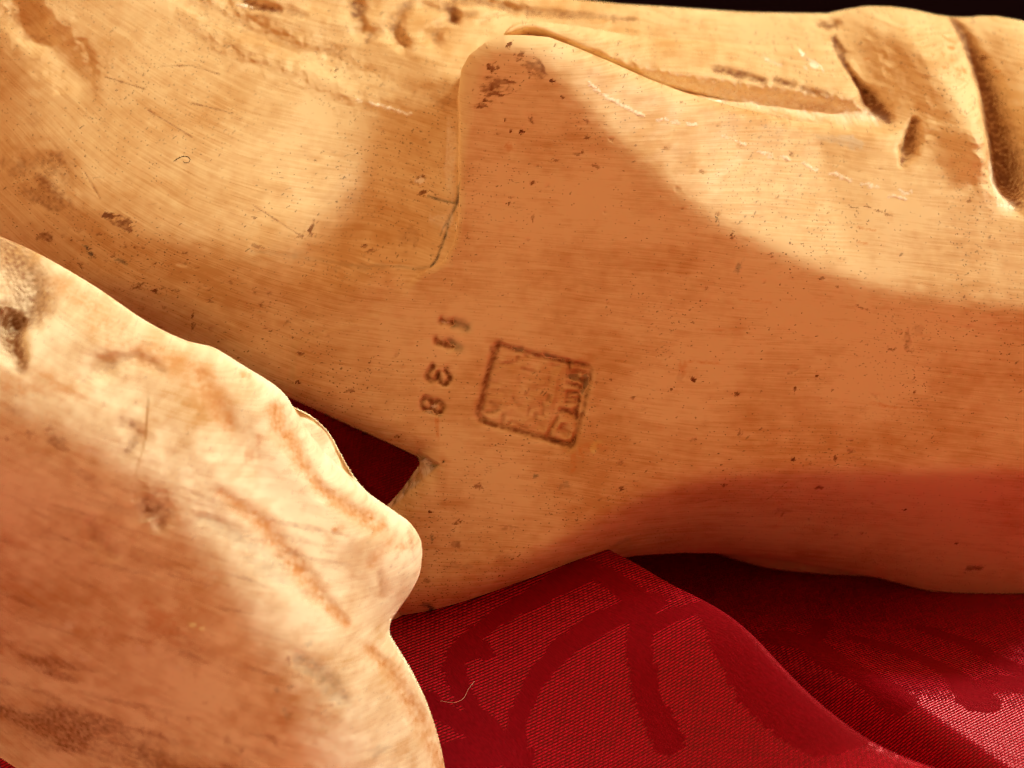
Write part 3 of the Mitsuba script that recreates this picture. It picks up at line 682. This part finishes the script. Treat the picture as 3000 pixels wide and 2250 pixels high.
# ---- stains
S = R.stain
for i, (x, y, rx, ry, a, an, kd) in enumerate([
    (245, 725, 0.55, 0.22, -0.95, -50, "dirt"), (255, 742, 0.5, 0.25, -0.9, -45, "dirt"), (222, 775, 0.5, 0.2, 0.6, -45, "dirt"), (315, 628, 0.9, 0.5, 0.75, 10, "dirt"), (350, 650, 1.2, 0.8, 0.55, -20, "dirt"), (375, 668, 0.5, 0.5, 0.6, 0, "dirt"), (120, 690, 1.0, 0.6, 0.5, 0, "dirt"), (120, 560, 4.5, 3.0, 0.42, -30, "dirt"),
    (150, 480, 3.5, 2.0, 0.40, -50, "dirt"), (90, 330, 3.0, 1.4, 0.22, -60, "dirt"), (40, 470, 3.0, 3.2, 0.35, 0, "dirt"), (345, 760, 0.9, 0.35, -0.5, -20, "dirt"), (395, 840, 1.2, 0.3, 0.55, 20, "dirt"), (450, 850, 0.7, 0.25, 0.6, 0, "dirt"), (505, 850, 0.8, 0.25, 0.6, 0, "dirt"), (540, 740, 0.5, 0.2, 0.6, 0, "dirt"), (560, 925, 0.3, 0.4, 0.6, 0, "dirt"), (560, 955, 0.3, 0.45, 0.5, 0, "dirt"), (875, 1120, 0.28, 0.28, 0.9, 0, "dirt"), (1162, 1276, 0.4, 0.25, 0.75, 0, "dirt"), (1025, 1145, 0.7, 0.28, 0.5, 10, "dirt"),
    (910, 670, 0.5, 1.0, 0.62, -25, "dirt"), (880, 690, 0.6, 0.3, 0.5, 0, "dirt"), (740, 635, 0.5, 0.2, 0.5, -15, "dirt"), (750, 720, 0.7, 0.35, 0.45, -15, "dirt"), (600, 50, 1.0, 0.7, 0.30, -45, "dirt"), (1226, 525, 0.8, 0.6, 0.55, 0, "dirt"), (1240, 565, 0.6, 0.35, 0.7, 0, "dirt"), (1175, 690, 2.5, 1.6, 0.25, 0, "dirt"), (1205, 690, 1.0, 1.5, 0.25, 0, "dirt"), (1060, 715, 0.5, 0.25, 0.6, 0, "dirt"), (1080, 730, 0.8, 0.3, 0.5, 10, "dirt"),
    (1450, 250, 2.2, 1.4, 0.62, 5, "dirt"), (1480, 240, 1.6, 0.4, 0.55, 0, "dirt"), (1420, 295, 0.7, 0.25, 0.7, 0, "dirt"), (1445, 275, 1.6, 0.3, 0.6, 5, "dirt"), (1410, 310, 0.8, 0.3, 0.62, 0, "dirt"), (1440, 195, 0.7, 0.5, 0.62, 0, "dirt"), (1520, 160, 0.7, 0.5, 0.5, 30, "dirt"), (1550, 190, 1.2, 0.8, 0.42, -30, "dirt"), (1580, 200, 1.4, 0.8, 0.45, -50, "dirt"), (1490, 130, 0.5, 0.35, 0.6, 30, "dirt"), (1618, 237, 0.28, 0.28, 0.95, 0, "dirt"), (1648, 284, 0.24, 0.24, 0.8, 0, "dirt"), (1528, 385, 0.30, 0.26, 0.95, -30, "dirt"), (1498, 383, 0.24, 0.24, 0.8, 0, "dirt"),
    (1480, 350, 0.25, 0.2, 0.6, 0, "dirt"), (1720, 355, 0.3, 0.3, 0.6, 0, "dirt"), (1718, 402, 0.35, 0.22, 0.6, 0, "dirt"), (1555, 350, 0.3, 0.5, 0.5, 20, "dirt"), (1560, 535, 0.35, 0.25, 0.6, 30, "dirt"), (1490, 596, 0.22, 0.2, 0.7, 0, "dirt"), (1560, 635, 0.2, 0.6, 0.55, 0, "dirt"), (1745, 485, 0.5, 0.25, 0.5, -30, "dirt"), (1630, 470, 0.4, 0.2, 0.5, 0, "dirt"), (1690, 450, 0.4, 0.25, 0.45, 0, "dirt"),
    (2102, 640, 0.2, 0.45, -0.6, 0, "dirt"), (2165, 780, 0.9, 0.35, -0.35, 60, "dirt"), (2145, 690, 0.3, 0.3, 0.6, 0, "dirt"), (2260, 745, 0.4, 0.3, 0.5, 0, "dirt"), (2410, 815, 0.4, 0.2, 0.6, 0, "dirt"), (2455, 838, 0.25, 0.2, 0.6, 0, "dirt"), (2520, 900, 0.8, 0.2, 0.5, -15, "dirt"), (2660, 985, 0.7, 1.3, 0.33, 0, "dirt"), (2690, 960, 0.8, 1.0, 0.22, 0, "dirt"), (2665, 1025, 0.5, 0.3, 0.35, 0, "dirt"), (2610, 1022, 0.5, 0.25, 0.5, 0, "dirt"),
    (2032, 1112, 0.36, 0.3, 0.9, 0, "dirt"), (1967, 1140, 0.2, 0.2, 0.75, 0, "dirt"), (1995, 1105, 0.7, 0.5, 0.22, 0, "dirt"), (2160, 1155, 0.3, 0.3, 0.75, -40, "dirt"), (2168, 1270, 0.35, 0.5, 0.5, 0, "dirt"), (2330, 1140, 0.2, 0.3, 0.7, 0, "dirt"), (2440, 1142, 0.18, 0.2, 0.75, 0, "dirt"), (2395, 1102, 0.3, 0.15, 0.7, 0, "dirt"), (2682, 1150, 0.25, 0.2, 0.7, 0, "dirt"), (1855, 1165, 0.3, 0.25, 0.5, 0, "dirt"), (1790, 1112, 0.2, 0.12, 0.6, 0, "dirt"), (2325, 1347, 0.25, 0.22, 0.9, 0, "dirt"), (2450, 1342, 0.22, 0.4, 0.6, 0, "dirt"), (1820, 1430, 0.35, 0.3, 0.85, 0, "dirt"), (1570, 1395, 0.3, 0.25, -0.6, 0, "dirt"), (1650, 1420, 0.7, 0.5, -0.25, 0, "dirt"), (1400, 1425, 0.5, 0.35, 0.6, -20, "dirt"), (1260, 1500, 0.3, 0.18, 0.9, 0, "dirt"), (1340, 1530, 0.5, 0.25, 0.6, 30, "dirt"), (1260, 1790, 0.8, 0.35, -0.9, -35, "dirt"), (1245, 1775, 0.9, 0.3, -0.5, -10, "dirt"), (1265, 1575, 0.2, 0.4, -0.5, 0, "dirt"), (1340, 1600, 0.9, 0.7, 0.4, 0, "dirt"), (1350, 1660, 1.6, 0.8, 0.3, 0, "dirt"), (1250, 1700, 0.5, 0.35, 0.4, 0, "dirt"), (1480, 1640, 1.2, 1.0, 0.22, 60, "dirt"), (1490, 1545, 1.0, 0.4, 0.3, 0, "dirt"),
    (2905, 1686, 1.3, 0.55, 0.62, 0, "dirt"), (2410, 1433, 0.6, 0.22, 0.55, 0, "dirt"), (2300, 1495, 1.2, 0.4, 0.3, 0, "dirt"), (2280, 1450, 1.6, 0.12, 0.4, 50, "dirt"), (2070, 1462, 1.8, 0.25, 0.3, 5, "dirt"), (2650, 1493, 0.22, 0.16, 0.8, 0, "dirt"), (2540, 1570, 0.22, 0.18, 0.7, 0, "dirt"), (2828, 1602, 0.2, 0.18, 0.8, 0, "dirt"), (1830, 1600, 1.6, 0.4, -0.22, 15, "dirt"),
    (1730, 1310, 2.2, 0.6, -0.55, 0, "chalk"), (1700, 1320, 0.5, 0.8, -0.6, 0, "chalk"), (1680, 1350, 0.4, 1.0, -0.5, 0, "chalk"), (2060, 1060, 2.2, 0.22, -0.6, -3, "chalk"), (2000, 1080, 0.5, 0.9, -0.4, 0, "chalk"), (2200, 880, 2.4, 0.15, -0.5, -6, "chalk"), (1280, 1260, 0.3, 1.6, -0.5, 0, "chalk"), (1490, 430, 0.5, 0.5, -0.5, 0, "chalk"), (2600, 1190, 2.4, 0.25, -0.55, -12, "chalk"), (2100, 965, 3.0, 0.2, -0.4, 0, "chalk"),
    (2660, 150, 0.9, 0.4, -0.0, 0, "chalk"), (585, 52, 0.4, 0.3, 0.3, 0, "chalk")]):
    pos = at(x, y, float(depth_seen(np.array([[x, y]]) / 100.0)[0])) if (y < 700 and x < 1330) else at(x, y, -8.0 if y > 1450 and x > 2000 else 0.0)
    S(pos, rx, ry, a, an, kd, seed=200 + i, edge=0.6)
for i, (x, y, rx, ry, a, an) in enumerate([(2780, 118, 1.0, 0.16, -0.85, -30), (2785, 142, 0.5, 0.25, -0.85, 0), (2755, 165, 0.3, 0.2, -0.7, -20), (2720, 170, 0.2, 0.15, -0.6, 0), (2752, 208, 0.3, 0.2, -0.75, 0), (2785, 182, 0.35, 0.15, -0.6, 0), (2798, 208, 0.5, 0.25, -0.75, -10), (2826, 212, 0.35, 0.5, -0.85, 10), (2540, 170, 0.3, 0.15, -0.8, 0), (2925, 206, 0.3, 0.15, -0.7, 0), (2890, 165, 0.4, 0.3, 0.6, 0), (2810, 240, 0.8, 0.3, -0.3, 0)]):
    S(on_body([(x, y)])[0], rx, ry, a, an, "chalk" if a < 0 else "dirt", seed=400 + i, edge=0.25)
for i, (x, y) in enumerate([(2545, 605), (2575, 618), (2600, 628), (2500, 605), (2520, 668), (2550, 675), (2520, 715)]):
    S(at(x, y, -6), 0.6, 0.16, 0.5 if i < 4 else -0.5, -15, "dirt" if i < 4 else "chalk", seed=430 + i)
for i in range(330):
    if i < 170:
        x, y = rng.normal(520, 260), 0
        y = 640 + 0.36 * (x - 200) + abs(rng.normal(0, 130))
        if x < 150 or y > 1500:
            continue
    else:
        x, y = rng.uniform(1360, 2950), rng.uniform(250, 1650)
    r_ = 0.08 + 0.30 * rng.random() ** 3
    S(at(x, y, 0), r_ * rng.uniform(1, 1.9), r_, rng.uniform(0.2, 0.6), rng.uniform(-25, 25), seed=900 + i, edge=0.9, lift=-0.05)
# grey crack lines by the wall of the peak
g(on_body([(1255, 574), (1290, 586), (1330, 594), (1344, 592)]), 0.13, 0.15, dirt=-0.75, rough=0.6, seed=500)
g(on_body([(1346, 545), (1340, 590), (1318, 640), (1305, 690), (1290, 730), (1278, 762), (1262, 780)]), 0.13, 0.15, dirt=-0.7, rough=0.6, seed=501)
g(on_body([(1318, 640), (1300, 665), (1290, 690)]), 0.10, 0.1, dirt=-0.5, rough=0.6, seed=502)
g(on_body([(1000, 772), (1060, 780), (1140, 778), (1220, 786), (1262, 780)]), 0.20, 0.08, dirt=-0.20, rough=1.2, seed=503)
g(on_body([(740, 735), (900, 755), (1000, 772)]), 0.25, 0.05, dirt=-0.12, rough=1.2, seed=504)
S(on_body([(1318, 470)])[0], 0.8, 5.5, 0.40, 0, "chalk", seed=505, edge=0.9)
S(on_body([(1300, 640)])[0], 1.4, 2.0, 0.30, 0, "chalk", seed=506, edge=0.9)
S(on_body([(1230, 528)])[0], 0.45, 0.30, 0.95, 0, "chalk", seed=507, edge=0.3)
S(on_body([(1290, 300)])[0], 1.8, 1.0, 0.30, 20, "dirt", seed=508, edge=0.9)
for i, (a, b) in enumerate([((430, 320), (560, 400)), ((300, 220), (420, 258)), ((560, 300), (680, 330)), ((740, 600), (880, 690)), ((240, 500), (288, 580)), ((560, 190), (640, 215)), ((470, 190), (560, 190))]):
    g(on_body([a, b]), 0.09, 0.05, dirt=0.5, rough=0.8, seed=520 + i)
# tool marks and fine wear all over
ang = V + 0.16 * U + 0.5 * R.W
R.W += 0.020 * (nz(U * 0.16, ang * 3.2, 1, 1, 90, 3) - 0.5) + 0.05 * (nz(U, V + 0.5 * R.W, 0.5, 0.6, 91, 3) - 0.5)
R.W += 0.028 * (nz(U, V, 3.1, 3.1, 92, 2) - 0.5)


low_right = lambda u, v: np.maximum((-2.2 - 17.0 * sstep(4, 14, u) - LIFT - v * EV[2]) / EW[2], -45.0)
R.part[(R.part == 0) & (d_base > 0.1) & (d_out > -50)] = 7
R.part[(R.part == 7) & (up > 0.6)] = 8
R.part[(R.part == 0) & (d2 > -0.4) & (fold2 > body_l + 0.3)] = 9
R.part[(R.part == 0) & (d_band > 0)] = 10
parts = R.meshes(low_right)
names = {0: "carved_body", 7: "underside", 1: "underside__stamp", 2: "underside__numeral", 3: "underside__numeral_001", 4: "underside__numeral_002", 5: "underside__numeral_003",
         6: "underside__broken_edge", 8: "drapery", 9: "drapery__fold", 10: "carved_body__curl_band", "back": "back"}
for k, arr in parts.items():
    add("stamped_carving__" + names[k], arr, "resin")
labels["stamped_carving"] = {"label": "larger ivory-coloured carving lying behind, its flat underside pressed with a square stamp and four numerals", "category": "carving"}
labels["stamped_carving__underside"] = {"label": "flat orange-tinted underside with dark specks"}
labels["stamped_carving__underside__stamp"] = {"label": "square pressed stamp with worn lettering down its sides"}
for i, t in enumerate("1138"):
    labels["stamped_carving__" + names[2 + i]] = {"label": f"pressed numeral {t} turned on its side"}
labels["stamped_carving__underside__broken_edge"] = {"label": "rough grey broken face in the notch"}
labels["stamped_carving__drapery"] = {"label": "smooth cream slope with white scratches"}

# ---------------------------------------------------------------- the nearer carving
F = Relief(-64, 2, -58, 22, 0.13)
U, V = F.U, F.V
W0 = 12.0
FOUT = smooth_path(path([(-340, 640), (-250, 625), (-100, 648), (0, 692), (100, 736), (200, 790), (310, 856), (420, 930), (500, 974), (560, 1000), (600, 1010), (640, 1022), (720, 1072), (800, 1122), (845, 1165), (866, 1205), (890, 1248), (935, 1306), (985, 1362), (1040, 1410), (1090, 1452), (1142, 1490), (1195, 1532), (1226, 1576), (1235, 1618),
                         (1229, 1680), (1206, 1730), (1172, 1778), (1150, 1812), (1147, 1845), (1172, 1888), (1215, 1960), (1256, 2050), (1288, 2150), (1308, 2250), (1322, 2400), (1290, 2560), (1150, 2680), (-200, 2700), (-340, 2500)], W0), 4, True)
df = inside(U, V, FOUT)
crest = smooth_path(path([(-500, 1060), (0, 1220), (250, 1340), (450, 1510), (620, 1740), (800, 2050), (900, 2330), (960, 2700)], 33.0), 6)
dc = beyond(crest)                                    # positive above and right
dc = dc - 2.6
F.W = 38.5 - 1.5 * soft(dc, 7.0) - 0.85 * soft(-dc - 4, 11.0) - 0.010 * np.maximum(-dc - 14, 0) ** 2
F.W += 2.2 * (nz(U, V, 0.05, 0.05, 12, 2) - 0.5)
F.soil = 0.55


def f(pts, width, depth, **kw):
    kw["rough"] = min(kw.get("rough", 0.35), 0.3)
    F.groove(pts, np.asarray(width, float) * 1.5, np.asarray(depth, float) * 0.6, **kw)


# broad forms: the hollow beside the shoulder, the lap over the nose
f(path([(120, 850), (190, 960), (230, 1060), (290, 1140), (360, 1230)], 24), 3.0, [0.3, 0.9, 1.3, 0.9, 0.2], seed=1, rough=0.1)
f(path([(330, 1130), (440, 1080), (560, 1140), (660, 1260), (760, 1400), (860, 1530)], 25), 3.4, [-0.3, -1.0, -1.2, -1.1, -0.8, -0.2], seed=2, rough=0.1)
f(path([(960, 1420), (1060, 1520), (1140, 1600)], 21), 2.8, [-0.6, -1.2, -0.6], seed=3, rough=0.1)
f(path([(950, 1650), (1050, 1730), (1130, 1800)], 21), 2.4, [0.3, 1.6, 2.2], seed=4, rough=0.1)
f(path([(1000, 1900), (1100, 2020), (1170, 2150), (1210, 2300)], 22), 2.6, [-0.6, -1.2, -1.2, -1.2], seed=5, rough=0.1)
f(path([(240, 1010), (350, 1060), (460, 1120), (560, 1230), (650, 1370), (760, 1500), (880, 1620), (990, 1730)], 24), 1.9, [0.2, 1.0, 2.2, 2.6, 2.4, 2.4, 2.0, 0.6], seed=51, rough=0.08)
f(path([(560, 1080), (660, 1180), (730, 1290), (810, 1400), (910, 1500), (1010, 1590)], 20), 1.4, [0.3, 1.6, 2.2, 2.0, 1.6, 0.4], seed=52, rough=0.08)
f(path([(1010, 1860), (1090, 1960), (1150, 2080), (1190, 2200), (1210, 2330)], 22), 1.5, [0.4, 1.6, 2.2, 2.0, 1.6], seed=53, rough=0.08)
f(path([(470, 1130), (580, 1280), (690, 1440), (820, 1580)], 24), 1.3, [-0.4, -1.6, -1.6, -0.5], seed=54, rough=0.08)
f(path([(540, 1010), (640, 1110), (740, 1200), (820, 1290), (900, 1400)], 18), 2.6, [-0.5, -1.6, -2.0, -1.6, -0.4], seed=6, rough=0.1)
f(path([(700, 1010), (760, 1110), (830, 1180)], 14), 1.6, [-0.3, -0.9, -0.4], seed=7, rough=0.1)
f(path([(220, 900), (330, 990), (480, 1040), (560, 1060)], 20), 1.8, [-0.4, -1.4, -1.2, -0.3], seed=8, rough=0.1)
crown = F.W.copy()
F.W -= rolled(df, 5.0 - 1.5 * sstep(-20, -8, U))
knob = smooth_path(path([(820, 1150), (862, 1188), (904, 1210), (938, 1237), (970, 1273), (1003, 1332), (1041, 1396), (1087, 1448), (1140, 1500), (1000, 1560), (820, 1400)], 10), 4, True)
dk = inside(U, V, knob)
kw = 15.2 + 0.10 * (-U - 17) - rolled(dk, 5.5) + 0.3 * (nz(U, V, 0.6, 0.6, 15, 3) - 0.5)
F.part[(dk > -0.6) & (kw > F.W)] = 1
F.W = np.where(dk > -3, np.maximum(F.W, kw), F.W)
F.groove(path([(-40, 690), (5, 735), (45, 795), (80, 860), (95, 905), (70, 945), (40, 965)], 20), [1.2, 1.6, 1.9, 2.0, 1.7, 1.4, 1.0], [0.8, 2.2, 3.4, 4.0, 4.0, 3.4, 2.0], dirt=0.85, even=0.8, rough=0.12, seed=10)
F.groove(path([(30, 920), (45, 965), (62, 1005), (92, 1045), (110, 1080)], 20), [1.3, 1.2, 1.1, 0.8, 0.5], [2.4, 3.4, 3.0, 1.6, 0.4], dirt=1.1, even=0.7, rough=0.12, seed=11)
F.groove(path([(20, 850), (30, 890), (15, 920)], 20), [1.4, 1.6, 1.2], [-1.4, -2.0, -1.2], rough=0.1, seed=9)
F.groove(path([(270, 1110), (290, 1090), (318, 1072), (350, 1058), (395, 1052), (445, 1070), (480, 1092)], 24), [0.8, 1.0, 1.0, 0.8, 0.7, 0.6, 0.4], [0.5, 1.3, 1.6, 1.2, 0.9, 0.6, 0.2], dirt=0.5, even=0.6, rough=0.15, seed=13)
f(path([(150, 825), (220, 870), (300, 930), (370, 1000), (400, 1030)], 21), [0.6, 0.8, 0.9, 0.8, 0.5], [0.2, 0.5, 0.7, 0.7, 0.4], dirt=0.12, chalk=-0.35, seed=14)
f(path([(420, 1035), (500, 1060), (560, 1090)], 21), 0.8, 0.5, chalk=-0.45, seed=15)
f(path([(575, 1075), (590, 1110), (620, 1160), (650, 1210), (672, 1250)], 24), [0.5, 0.8, 0.8, 0.6, 0.4], [0.4, 0.7, 0.7, 0.5, 0.3], dirt=0.15, chalk=-0.55, seed=16)
f(path([(800, 1200), (830, 1260), (870, 1330), (930, 1420), (990, 1470), (1050, 1510), (1100, 1540), (1120, 1552)], 20), [0.5, 0.6, 0.5, 0.4, 0.45, 0.5, 0.6, 0.3], [0.8, 1.4, 1.4, 1.0, 1.2, 1.4, 1.2, 0.4], dirt=0.2, chalk=-0.6, seed=17)
f(path([(660, 1440), (740, 1500), (800, 1559), (845, 1627), (936, 1735), (1017, 1826)], 24), [0.3, 0.5, 0.65, 0.6, 0.5, 0.3], [0.3, 0.7, 0.9, 0.9, 0.8, 0.3], dirt=0.12, chalk=-0.6, seed=18)
f(path([(1080, 1893), (1153, 1979), (1207, 2070), (1252, 2155), (1285, 2241), (1300, 2330)], 22), [0.3, 0.45, 0.5, 0.5, 0.45, 0.4], [0.5, 1.2, 1.5, 1.5, 1.2, 1.0], dirt=0.3, chalk=-0.6, seed=19)
f(path([(590, 1518), (620, 1522), (680, 1560), (720, 1590), (780, 1640), (836, 1708)], 28), [0.3, 0.35, 0.45, 0.6, 0.9, 0.4], 0.3, dirt=-0.25, seed=20)
f(path([(880, 1930), (930, 1965), (975, 2010), (1002, 2045)], 28), [0.4, 0.5, 0.6, 0.4], 0.3, dirt=-0.45, seed=21)
f(path([(355, 1240), (385, 1260), (392, 1290), (375, 1320)], 30), [0.4, 0.5, 0.6, 0.5], [0.4, 0.8, 0.8, 0.4], dirt=0.55, seed=22)
f(path([(255, 1540), (275, 1575), (300, 1610), (330, 1630)], 32), [0.4, 0.6, 0.5, 0.3], 0.4, dirt=0.45, seed=23)
f(path([(440, 1490), (470, 1510), (462, 1540)], 32), [1.0, 0.8, 0.4], 0.5, dirt=0.75, seed=24)
f(path([(1190, 1555), (1205, 1610), (1210, 1650)], 18), 0.22, 0.2, dirt=0.35, seed=25)
f(path([(1115, 1680), (1122, 1715), (1120, 1740)], 18), 0.3, 0.2, dirt=0.35, chalk=-0.2, seed=26)
f(path([(1090, 1650), (1120, 1610), (1160, 1580)], 18), 0.35, 0.2, chalk=-0.4, seed=27)
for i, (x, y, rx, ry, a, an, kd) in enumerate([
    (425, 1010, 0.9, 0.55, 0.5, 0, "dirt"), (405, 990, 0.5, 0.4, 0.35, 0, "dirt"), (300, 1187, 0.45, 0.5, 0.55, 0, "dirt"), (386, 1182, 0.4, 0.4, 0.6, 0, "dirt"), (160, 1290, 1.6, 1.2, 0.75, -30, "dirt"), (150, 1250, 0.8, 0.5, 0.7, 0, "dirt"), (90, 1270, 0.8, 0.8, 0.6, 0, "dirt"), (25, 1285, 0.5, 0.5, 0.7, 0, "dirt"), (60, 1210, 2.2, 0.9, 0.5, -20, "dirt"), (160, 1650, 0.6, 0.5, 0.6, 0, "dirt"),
    (200, 1130, 3.5, 1.5, -0.45, -20, "chalk"), (60, 1110, 3.0, 2.0, -0.4, -20, "chalk"), (120, 2100, 2.6, 1.6, 0.6, -20, "dirt"), (180, 2110, 2.2, 1.2, 0.5, -10, "dirt"), (30, 2200, 2.6, 1.2, 0.7, -10, "dirt"), (190, 2180, 2.0, 0.8, 0.6, -10, "dirt"), (150, 2180, 15.0, 5.0, 0.95, -10, "dirt"), (520, 2270, 16.0, 4.0, 0.95, -12, "dirt"), (60, 1960, 9.0, 2.4, 0.9, -14, "dirt"), (350, 1620, 7.0, 2.4, 0.45, -25, "dirt"), (560, 1900, 7.0, 2.2, 0.45, -25, "dirt"), (250, 1400, 6.0, 1.6, 0.55, -25, "dirt"), (120, 1750, 7.0, 2.0, 0.45, -16, "dirt"), (300, 2180, 3.5, 0.7, 0.4, -15, "dirt"), (260, 2080, 3.2, 0.7, 0.4, -15, "dirt"), (620, 2240, 3.5, 0.9, 0.45, -5, "dirt"), (500, 2230, 2.0, 0.6, 0.5, 0, "dirt"),  # widest lower-left patches: brown streaks with shade painted in
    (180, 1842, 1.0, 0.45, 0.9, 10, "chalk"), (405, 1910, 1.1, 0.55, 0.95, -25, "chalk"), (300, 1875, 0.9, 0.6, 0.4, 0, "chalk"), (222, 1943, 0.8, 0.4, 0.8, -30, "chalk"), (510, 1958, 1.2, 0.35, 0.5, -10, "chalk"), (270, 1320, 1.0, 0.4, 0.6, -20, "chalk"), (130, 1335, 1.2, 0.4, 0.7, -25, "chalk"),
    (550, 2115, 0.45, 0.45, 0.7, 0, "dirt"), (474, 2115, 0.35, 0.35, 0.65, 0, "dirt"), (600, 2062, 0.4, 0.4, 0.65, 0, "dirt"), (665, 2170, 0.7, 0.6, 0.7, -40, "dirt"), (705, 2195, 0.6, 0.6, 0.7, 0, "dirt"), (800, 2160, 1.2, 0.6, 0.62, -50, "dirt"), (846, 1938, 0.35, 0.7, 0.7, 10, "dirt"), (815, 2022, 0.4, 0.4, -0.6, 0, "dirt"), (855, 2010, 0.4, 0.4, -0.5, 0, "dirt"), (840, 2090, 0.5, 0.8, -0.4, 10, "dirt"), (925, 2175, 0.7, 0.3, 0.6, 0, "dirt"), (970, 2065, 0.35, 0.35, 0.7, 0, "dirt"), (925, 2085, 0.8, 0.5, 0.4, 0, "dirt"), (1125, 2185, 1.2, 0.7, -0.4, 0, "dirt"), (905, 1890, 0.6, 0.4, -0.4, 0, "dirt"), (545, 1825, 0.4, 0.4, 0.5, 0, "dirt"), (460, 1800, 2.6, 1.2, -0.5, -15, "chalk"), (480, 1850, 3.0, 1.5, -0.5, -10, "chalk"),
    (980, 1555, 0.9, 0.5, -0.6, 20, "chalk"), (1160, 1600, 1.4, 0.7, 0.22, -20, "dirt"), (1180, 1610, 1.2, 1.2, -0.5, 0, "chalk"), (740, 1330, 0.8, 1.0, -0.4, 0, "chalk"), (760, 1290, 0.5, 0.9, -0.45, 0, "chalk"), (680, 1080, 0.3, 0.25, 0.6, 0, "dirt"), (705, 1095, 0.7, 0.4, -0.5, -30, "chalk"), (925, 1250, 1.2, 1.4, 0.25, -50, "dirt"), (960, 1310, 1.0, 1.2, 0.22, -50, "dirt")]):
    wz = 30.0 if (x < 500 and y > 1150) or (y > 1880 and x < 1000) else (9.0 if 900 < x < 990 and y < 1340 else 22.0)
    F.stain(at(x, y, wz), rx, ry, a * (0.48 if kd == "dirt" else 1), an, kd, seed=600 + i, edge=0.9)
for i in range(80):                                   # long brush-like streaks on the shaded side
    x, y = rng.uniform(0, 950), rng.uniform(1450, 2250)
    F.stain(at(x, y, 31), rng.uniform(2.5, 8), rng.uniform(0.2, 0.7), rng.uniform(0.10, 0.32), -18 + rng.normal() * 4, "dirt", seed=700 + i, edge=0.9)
F.W += 0.05 * (nz(U * 0.22, V + 0.3 * U, 1, 2.6, 93, 3) - 0.5) + 0.05 * (nz(U, V, 0.5, 0.6, 94, 3) - 0.5)


def near_back(u, v):
    """The underside of the nearer carving: it curves in from the rim to where it rests on the cloth."""
    own = crown - 5.4 - 1.5 * np.maximum(df, 0)
    return np.maximum(plane(u, v), np.where(df > 0, own, np.where(dk > 0, 15.2 - 6.8 - 1.2 * np.maximum(dk, 0), own)))


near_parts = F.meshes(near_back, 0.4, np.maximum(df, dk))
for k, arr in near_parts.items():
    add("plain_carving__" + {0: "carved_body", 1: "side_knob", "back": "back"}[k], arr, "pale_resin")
labels["plain_carving"] = {"label": "nearer cream carving in the lower left, smooth, veined and blurred, without any stamp", "category": "carving"}
labels["plain_carving__side_knob"] = {"label": "duller knob peeking out behind its edge"}


# ---------------------------------------------------------------- lint
def thread(points, r, key, bsdf, label, group=None):
    p = smooth_path(np.array(points), 6)
    n = len(p)
    t = np.gradient(p, axis=0)
    t /= np.linalg.norm(t, axis=1, keepdims=True)
    a = np.cross(t, [0.31, 0.2, 0.93])
    a /= np.linalg.norm(a, axis=1, keepdims=True)
    b = np.cross(t, a)
    k = 6
    ring = [p + r * (math.cos(q) * a + math.sin(q) * b) for q in np.arange(k) * 2 * math.pi / k]
    v = np.stack(ring, 1).reshape(-1, 3)
    f_ = []
    for i in range(n - 1):
        for j in range(k):
            A, B = i * k + j, i * k + (j + 1) % k
            f_ += [[A, B, B + k], [A, B + k, A + k]]
    f_ += [[0, j + 1, j] for j in range(1, k - 1)] + [[(n - 1) * k, (n - 1) * k + j, (n - 1) * k + j + 1] for j in range(1, k - 1)]
    scene[key] = mikit.ply((v, np.array(f_)), bsdf, smooth=True)
    labels[key] = {"label": label, "category": "fibre"}
    if group:
        labels[key]["group"] = group


def surface(points, h=0.10):
    """Points lying on the stamped carving, h mm proud of it."""
    uv = on_body(points)
    spl = RectBivariateSpline(R.v, R.u, R.W, kx=1, ky=1)
    return world(uv[:, 0], uv[:, 1], spl.ev(uv[:, 1], uv[:, 0]) + h)


thread(surface([(506, 471), (520, 462), (535, 456), (548, 458), (555, 466), (550, 474), (540, 476), (534, 472)]), 0.032e-3, "fibre", "dark_hair", "tiny dark curled hair in the hollow of the stamped carving")


def on_flap(points, h=0.35):
    xy = np.array([on_cloth(*p) for p in points])
    z = cloth_height(xy[:, 0], xy[:, 1]) + h
    return np.column_stack([xy, z]) * 1e-3


thread(on_flap([(1290, 2085), (1330, 2092), (1358, 2082), (1372, 2058), (1390, 2035)]), 0.018e-3, "fibre_001", "lint", "curved pale lint fibre on the cloth beside the nearer carving")
